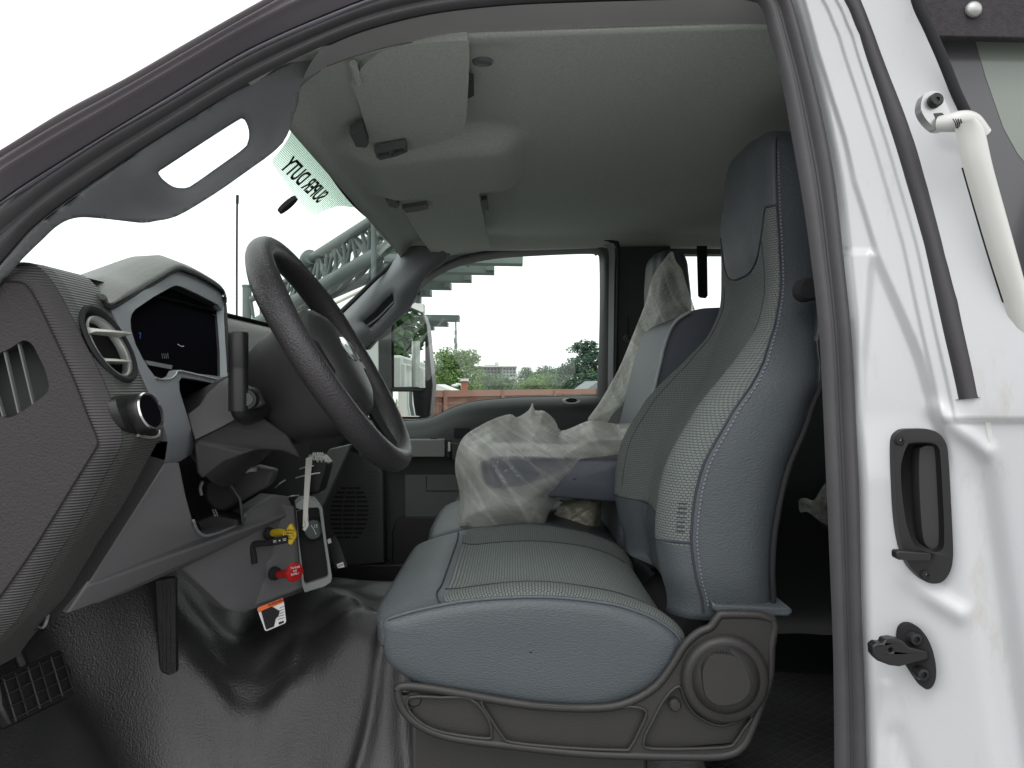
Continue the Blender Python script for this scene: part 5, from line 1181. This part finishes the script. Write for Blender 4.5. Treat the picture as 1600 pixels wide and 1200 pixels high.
# ================================================================== OUTSIDE
def leaves(n, blobs, size, rnd, flat=.5):
    V, Fc = [], []
    for _ in range(n):
        c, r = rnd.choices(blobs, weights=[b[1][0]*b[1][2] for b in blobs])[0]
        while True:
            d = Vector((rnd.uniform(-1, 1), rnd.uniform(-1, 1), rnd.uniform(-1, 1)))
            if .3 < d.length < 1: break
        p = Vector((c[0]+d.x*r[0], c[1]+d.y*r[1], c[2]+d.z*r[2]))
        if noise.noise(p*(1.3/size*.25)) < -.25: continue
        s = size*rnd.uniform(.5, 1.3); a = Vector((rnd.gauss(0, 1), rnd.gauss(0, 1), rnd.gauss(0, flat))).normalized(); b = a.cross(Vector((rnd.gauss(0, 1), rnd.gauss(0, 1), rnd.gauss(0, 1)))).normalized()
        o = len(V); V += [p-a*s, p+b*s*.55, p+a*s, p-b*s*.55]; Fc.append((o, o+1, o+2, o+3))
    return V, Fc
def tree(name, px, top, base, Y, wpx, m, label, group=None, n=2600, kind='round', seed=1, size=None):
    rnd = random.Random(seed); b0 = W(px, 600, Y); zt = (600-top)*Y/F; w_ = wpx*Y/F/2; t = thing(name, (b0.x, Y, GZ), label, 'tree', group)
    h = zt-GZ; blobs = []
    if kind == 'round':
        for i in range(16):
            a = rnd.uniform(0, 6.28); q = rnd.uniform(0, .75)*w_; zz = GZ+h*rnd.uniform(.42, .86); blobs.append(((b0.x+math.cos(a)*q, Y+math.sin(a)*q, zz), (w_*rnd.uniform(.25, .45), w_*.4, h*rnd.uniform(.08, .14))))
        blobs.append(((b0.x, Y, GZ+h*.88), (w_*.45, w_*.4, h*.12))); blobs.append(((b0.x, Y, GZ+h*.6), (w_*.8, w_*.7, h*.25)))
    else:
        for i in range(46):
            f = (i+.5)/46; zz = zt-h*(.03+.66*f); q = w_*(.2+.85*f**.7)*rnd.uniform(.7, 1.1); a = rnd.uniform(0, 6.28); blobs.append(((b0.x+math.cos(a)*q*.6, Y+math.sin(a)*q*.6, zz), (q*.6, q*.5, h*.045)))
    V, Fc = leaves(n, blobs, size or w_*.036, rnd, .5 if kind == 'round' else .25)
    mk('crown', V, Fc, m, t, smooth=False)
    tube('trunk', [Vector((b0.x, Y, GZ)), Vector((b0.x+.02*h, Y, GZ+h*.4)), Vector((b0.x, Y, GZ+h*.85))], lambda s: w_*.06*(1.2-s), 'bark', t)
    return t
tree('broadleaf_tree', 704, 541, 612, 34, 112, 'leafa', 'bright green broadleaf tree behind the brick chimney', n=16000, seed=3)
tree('pine_tree', 912, 531, 612, 42, 125, 'leafp', 'tall dark pine with spreading tiers beyond the truck window', n=16000, kind='pine', seed=5)
G = 'trees along the far skyline'
for i, (px, top, Y, w_, m, lab) in enumerate([(758, 584, 78, 50, 'leafb', 'dark tree standing in front of the pale apartment block'), (822, 572, 92, 46, 'leafb', 'rounded dark tree next to the end of the apartment block'), (852, 570, 90, 70, 'leafb', 'dark tree with a small peak midway across the window'),
        (842, 585, 60, 80, 'leafa', 'broad lighter tree low behind the fence'), (782, 589, 62, 70, 'leafb', 'low rounded tree below the apartment block'), (878, 571, 50, 66, 'leafa', 'yellow green tree at the foot of the pine'), (925, 572, 48, 70, 'leafa', 'yellow green bushy tree beside the grey gable roof'), (960, 560, 60, 70, 'leafb', 'dark tree half hidden by the door pillar'),
        (745, 594, 70, 44, 'leafa', 'light low tree right of the chimney'), (575, 545, 40, 50, 'leafa', 'light green tree glimpsed below the windscreen pillar trim'), (640, 580, 60, 80, 'leafb', 'dark tree behind the wing mirror')]):
    tree('broadleaf_tree', px, top, 612, Y, w_, m, lab, G, n=9000, seed=20+i)
mk('treeline', *leaves(16000, [((-160+i*22, 130+8*math.sin(i), GZ+1.9+.6*math.sin(i*1.7)), (14, 6, 2.2)) for i in range(24)], .5, random.Random(4)), 'leafb', smooth=False)['kind'] = 'stuff'
# trees and lot behind, which the mirror shows
for i, (x, y, hh) in enumerate([(34, -6, 5.0), (36, -2, 5.6), (38, 2, 5.2), (40, 6, 5.8), (42, 10, 5.2)]):
    rnd = random.Random(50+i); t = thing('broadleaf_tree', (x, y, GZ), 'x', 'tree', 'trees reflected in the wing mirror')
    t['label'] = ['dense dark tree', 'tall dark tree', 'dark bushy tree', 'wide dark tree', 'dark tree'][i]+' standing behind the truck, shown in the wing mirror'
    V, Fc = leaves(2200, [((x+rnd.uniform(-2, 2), y+rnd.uniform(-1, 1), GZ+hh*rnd.uniform(.4, .9)), (2, 1.5, 1.4)) for _ in range(10)], .3, rnd); mk('crown', V, Fc, 'leafb', t, smooth=False)
    tube('trunk', [Vector((x, y, GZ)), Vector((x, y, GZ+hh*.8))], .2, 'bark', t)
# apartment block
AB_ = thing('apartment_block', (*W(773, 600, 190).xy, GZ), 'long pale apartment block with rows of dark windows above the trees', 'building')
def bl(px0, px1, t, b, Y): 
    a = W(px0, t, Y); c = W(px1, b, Y); return a, c
def flatbox(name, px0, px1, top, bot, Y, dep, m, par, bevel=0):
    a, c = W(px0, top, Y), W(px1, bot, Y); return box(name, ((a.x+c.x)/2, Y+dep/2, (a.z+c.z)/2), (abs(c.x-a.x), dep, abs(a.z-c.z)), m, par, bevel)
flatbox('wall', 738, 784, 573, 612, 190, 14, 'concrete', AB_); flatbox('wing_wall', 784, 807, 572, 612, 186, 20, 'concrete', AB_)
flatbox('roof', 737, 808, 571.4, 573, 184, 24, 'roofw', AB_); flatbox('stair_tower', 773, 778.5, 566, 571.2, 188, 6, 'concrete', AB_); flatbox('stair_roof', 757, 773, 570, 571.2, 188, 6, 'concrete', AB_)
for r_ in range(3):
    for i in range(8): flatbox('window', 740.6+i*5.3, 743.6+i*5.3, 575.4+r_*5, 578+r_*5, 189.8, .3, 'pane', AB_)
    for i in range(4): flatbox('window', 786.5+i*5.2, 789+i*5.2, 575.5+r_*5, 578+r_*5, 185.8, .3, 'pane', AB_)
# fence
FN = thing('fence', (*W(760, 600, 15).xy, GZ), 'reddish brown ribbed panel fence with a lighter top rail along the lot', 'fence')
fa, fb = W(560, 609.5, 13.5), W(960, 619, 21); fd = (fb-fa); fd.z = 0
fzt = -.135
def fpt(t, z, o=0): p = fa.lerp(fb, t); return Vector((p.x, p.y+o, z))
def fbx(name, t0, t1, z0, z1, o, m): return mk(name, [fpt(t0, z0, o), fpt(t1, z0, o), fpt(t1, z1, o), fpt(t0, z1, o), fpt(t0, z0, o+.06), fpt(t1, z0, o+.06), fpt(t1, z1, o+.06), fpt(t0, z1, o+.06)], [(0, 1, 2, 3), (4, 5, 6, 7), (0, 1, 5, 4), (2, 3, 7, 6), (0, 3, 7, 4), (1, 2, 6, 5)], m, FN, smooth=False)
fbx('top_rail', 0, 1, -.255, -.125, -.06, mat('rail_panel', (.30, .155, .115), .7))
V, Fc = [], []
for i in range(230):
    t0, t1, t2 = i/230, (i+.62)/230, (i+1)/230; o = len(V)
    V += [fpt(t0, GZ, 0), fpt(t1, GZ, 0), fpt(t1, GZ, .05), fpt(t2, GZ, .05), fpt(t0, -.25, 0), fpt(t1, -.25, 0), fpt(t1, -.25, .05), fpt(t2, -.25, .05)]; Fc += [(o, o+1, o+5, o+4), (o+1, o+2, o+6, o+5), (o+2, o+3, o+7, o+6)]
mk('ribbed_panel', V, Fc, 'fence', FN, smooth=False)
fbx('middle_rail', 0, .455, -.40, -.375, -.02, 'fence')
for t in (.05, .25, .455, .68, .9): fbx('post', t-.006, t+.006, GZ, -.12, -.08, 'fence')
CH = thing('chimney', (*W(725.5, 600, 22).xy, GZ), 'red brick chimney with a pale cap behind the fence', 'chimney')
flatbox('stack', 720.5, 730.5, 595, 660, 22, .2, 'brick', CH); flatbox('cap', 719.5, 731.5, 591.5, 595.5, 21.95, .3, 'roofw', CH)
HS = thing('house', (*W(685, 600, 24).xy, GZ), 'low house with a pale roof behind the fence by the mirror', 'house')
panel('roof', WL([(660, 601), (682, 600.5), (710, 611.5), (660, 612)], 24), 3, 'roofw', HS, bevel=0); flatbox('wall', 660, 706, 611.5, 690, 24.2, 2.6, 'concrete', HS)
HS2 = thing('house', (*W(935, 600, 26).xy, GZ), 'house with a steep grey shingled roof at the window corner', 'house')
panel('roof', WL([(902, 619), (936, 595), (985, 619)], 26), 5, 'roofing', HS2, bevel=0); flatbox('wall', 906, 980, 619, 690, 26.1, 4.8, 'concrete', HS2)
LS = thing('street_lamp', (*W(722, 600, 30).xy, GZ), 'small street lamp with curved white arm left of the chimney', 'street lamp')
tube('lamp_arm', WL([(722, 640, 30), (722, 606, 30), (719, 601, 30), (712, 600, 30)]), .045, 'roofw', LS, seg=6); lathe('lamp_head', W(711, 601, 30), (0, 0, -1), [(.02, .1), (.14, .06), (.13, 0), (.02, -.03)], 'roofw', LS, seg=12)
MS_ = thing('radio_mast', (*W(712, 600, 160).xy, GZ), 'thin lattice radio mast standing on the far skyline', 'radio mast')
for dx in (-.35, .35): tube('mast_leg', [W(712, 600, 160)+Vector((dx, 0, -1)), W(712, 498, 160)+Vector((dx*.2, 0, 0))], .10, 'steelgreen', MS_, seg=5, smoothn=0)
for i in range(10): z = 1+i*1.2; tube('mast_brace', [Vector((W(712, 600, 160).x-.35*(1-i*.07), 160, z)), Vector((W(712, 600, 160).x+.35*(1-i*.07), 160, z+.7))], .06, 'steelgreen', MS_, seg=4, smoothn=0)
for px, py in ((712, 520), (711, 532), (713, 540)): box('mast_antenna', W(px, py, 160), (.5, .3, 1.0), 'steelgreen', MS_, bevel=0)

# steel gantry (nested lattice trusses on posts)
GT = thing('steel_gantry', (*W(560, 600, 14).xy, GZ), 'grey green steel lattice gantry of tube chords seen through the windscreen', 'gantry')
def tb(name, p, r, q): return tube(name, p, r, 'steelgreen', GT, seg=12, smoothn=0)
def gp(px, py, Y): return W(px, py, Y)
# chords rise as they come nearer (left low and far)
u0, u1 = gp(440, 434, 15.5), gp(660, 296, 11.5); l0, l1 = gp(385, 510, 15.5), gp(700, 334, 11.5)
b0, b1 = gp(395, 514, 17.5), gp(700, 380, 14.0)
tb('upper_chord', [gp(462, 420, 15.2), u1], .095, 0); tb('lower_chord', [gp(398, 507, 15.5), l1], .12, 0); tb('rear_chord', [gp(470, 418, 17.3), gp(690, 330, 13.6)], .09, 0); tb('bottom_chord', [b0, b1], .10, 0)
tb('left_chord', [gp(392, 468, 15.4), gp(470, 428, 15.0)], .06, 0)
lathe('chord_flange', gp(484, 404, 14.6), Vector((.5, -.8, .3)), [(.02, .08), (.15, .08), (.17, .0), (.17, -.08), (.02, -.1)], 'steelgreen', GT, seg=20)
tb('end_post', [gp(386, 447, 15.6), gp(386, 660, 15.6)], .09, 0)
lathe('post_cap', gp(386, 447, 15.6), (0, 0, 1), [(.1, -.02), (.1, .02), (.01, .03)], 'steelgreen', GT, seg=16)
rnd = random.Random(2)
up0, up1 = gp(466, 417, 15.1), u1; lp0, lp1 = gp(452, 478, 15.2), l1
N_ = 15
for i in range(N_):
    t = i/(N_-1); a = up0.lerp(up1, t); b = lp0.lerp(lp1, t)
    tb('web_post', [a, b], .038, 0)
    if i < N_-1:
        a2 = up0.lerp(up1, (i+1)/(N_-1)); b2 = lp0.lerp(lp1, (i+1)/(N_-1)); tb('web_brace', [a, b2] if i % 2 else [b, a2], .034, 0)
        c = gp(470, 418, 17.3).lerp(gp(690, 330, 13.6), t); d = b0.lerp(b1, t)
        tb('web_brace', [c, b2] if i % 2 else [b, c+Vector((.2, 0, 0))], .03, 0); tb('web_brace', [b, d], .03, 0); tb('web_brace', [c, d], .034, 0); tb('web_brace', [d, b2], .03, 0); tb('web_post', [a, c], .03, 0)
for i in range(6): t = .03+i*.05; a = gp(392, 468, 15.4).lerp(gp(470, 428, 15), i/5); b = gp(398, 507, 15.5).lerp(l1, i*.045); tb('web_brace', [a, b], .03, 0)
tb('tall_post', [gp(584, 330, 12.4), gp(584, 660, 12.4)], .045, 0); tb('tall_post', [gp(603, 330, 13.0), gp(603, 660, 13.0)], .03, 0); tb('short_post', [gp(492, 490, 13.8), gp(492, 660, 13.8)], .10, 0); tb('short_post', [gp(480, 500, 14.6), gp(480, 660, 14.6)], .05, 0); tb('short_post', [gp(403, 505, 15.4), gp(403, 660, 15.4)], .07, 0)
tb('cross_rail', [gp(392, 517, 15.5), gp(520, 516, 14.5)], .06, 0)
tube('light_rail', [gp(515, 478, 13.2), gp(575, 449, 12.4)], .028, mat('rail_pale', (.62, .62, .5), .5), GT, seg=8, smoothn=0)
# staggered horizontal beams seen in the side window
BM = thing('beam_stack', (*W(700, 600, 13).xy, GZ), 'staggered grey green steel beams stepping up under the window arch', 'steel beams')
def beam(px0, px1, t, b, Y, m='steelgreen'):
    return box('beam', (((px0+px1)/2-800)*Y/F, Y+.15, (600-(t+b)/2)*Y/F), ((px1-px0)*Y/F, .3, (b-t)*Y/F), m, BM, bevel=0, rot=Matrix.Rotation(R(.9), 3, 'Y'))
for i, a in enumerate(((600, 817, 398, 410, 11.5), (600, 772, 413, 425, 12.3), (600, 736, 427, 438, 13.1), (600, 704, 440, 450, 13.9), (600, 673, 452, 461, 14.7), (560, 717, 491, 500, 13), (560, 699, 502, 508, 13.8), (560, 677, 509, 514, 14.6))): beam(*a)
for a in ((759, 772, 398, 422, 12.2), (725, 735, 413, 437, 13.), (694, 703, 428, 449, 13.8), (664, 672, 440, 460, 14.6), (648, 656, 455, 472, 14.7)): beam(*a)
for px, a, b, Y in ((745, 400, 414, 12), (735, 402, 416, 12), (715, 414, 428, 12.8), (705, 416, 428, 12.8), (690, 428, 441, 13.6), (682, 429, 441, 13.6)):
    tube('beam_brace', [W(px-6, b, Y), W(px+8, a, Y)], .03, 'steelgreen', BM, seg=6, smoothn=0)
for px in (590, 640): tube('beam_post', [W(px, 400, 13.5), W(px, 660, 13.5)], .1, 'steelgreen', BM, smoothn=0)
SG = tag(flatbox('utility_box', 643, 661, 474, 487, 11, .3, 'roofw', None), 'small white box mounted high by the top of the wing mirror', 'box')
lpst = thing('light_column', (*W(581, 600, 6).xy, GZ), 'pale square column seen between the mirror mount and steering wheel', 'column'); flatbox('shaft', 573, 590, 530, 900, 6, .12, 'concrete', lpst)

# neighbours in the lot: boxes seen in the wing mirror
def lorry(x, y, rz, body, label):
    t = thing('box_truck', (x, y, GZ), label, 'truck'); Rm = Matrix.Rotation(rz, 3, 'Z')
    def q(v): return Rm @ Vector(v)+Vector((x, y, GZ))
    def bb(n, c, s, m, bev=.02): return box(n, q(c), s, m, t, bevel=bev, rot=Rm)
    bb('cargo_box', (1.2, 0, 1.9), (4.2, 2.2, 2.3), body); bb('cab', (-1.9, 0, 1.35), (1.6, 2.0, 1.5), body, .15); bb('windscreen', (-2.72, 0, 1.6), (.04, 1.7, .6), 'pane'); bb('chassis', (0, 0, .6), (5.6, .9, .2), 'black')
    for yy in (-1.02, 1.02): bb('side_window', (-2.0, yy, 1.65), (.9, .04, .5), 'pane')
    for a in (-1.9, 1.9):
        for b in (-.95, .95): lathe('wheel', q((a, b, .42)), Rm @ Vector((0, 1, 0)), [(.1, .14), (.3, .13), (.42, .1), (.42, -.1), (.3, -.13), (.1, -.14)], 'tyre', t, seg=24)
    for i in range(6): bb('box_rib', (-.7+i*.75, -1.11, 1.9), (.05, .03, 2.2), 'silver', 0)
    return t
lorry(9.5, 9.0, R(0), 'paintw', 'white box lorry parked beyond the truck, shown in the wing mirror')
cr_ = thing('parked_car', (13.0, 7.0, GZ), 'red car parked far back, shown in the lower mirror', 'car')
def ccar(t, x, y, m):
    L = []
    for yy, s in ((-.85, .94), (-.8, 1), (.8, 1), (.85, .94)):
        L.append([Vector((x+a*s, y+yy, GZ+.25+b*s)) for a, b in spl and [(-2.1, .1), (-2.1, .45), (-1.2, .6), (-.6, 1.1), (.8, 1.12), (1.5, .68), (2.1, .6), (2.15, .1)]])
    loft('body', L, m, t, closed=True, caps=True, smooth=False)
    for a in (-1.35, 1.35):
        for b in (-.82, .82): lathe('wheel', (x+a, y+b, GZ+.33), (0, 1, 0), [(.05, .1), (.3, .1), (.33, .06), (.33, -.06), (.3, -.1), (.05, -.1)], 'tyre', t, seg=20)
    for b in (-.84, .84): box('side_window', (x+.1, y+b, GZ+1.1), (1.5, .04, .32), 'pane', t, bevel=.01)
ccar(cr_, 13.0, 7.0, 'redpaint')
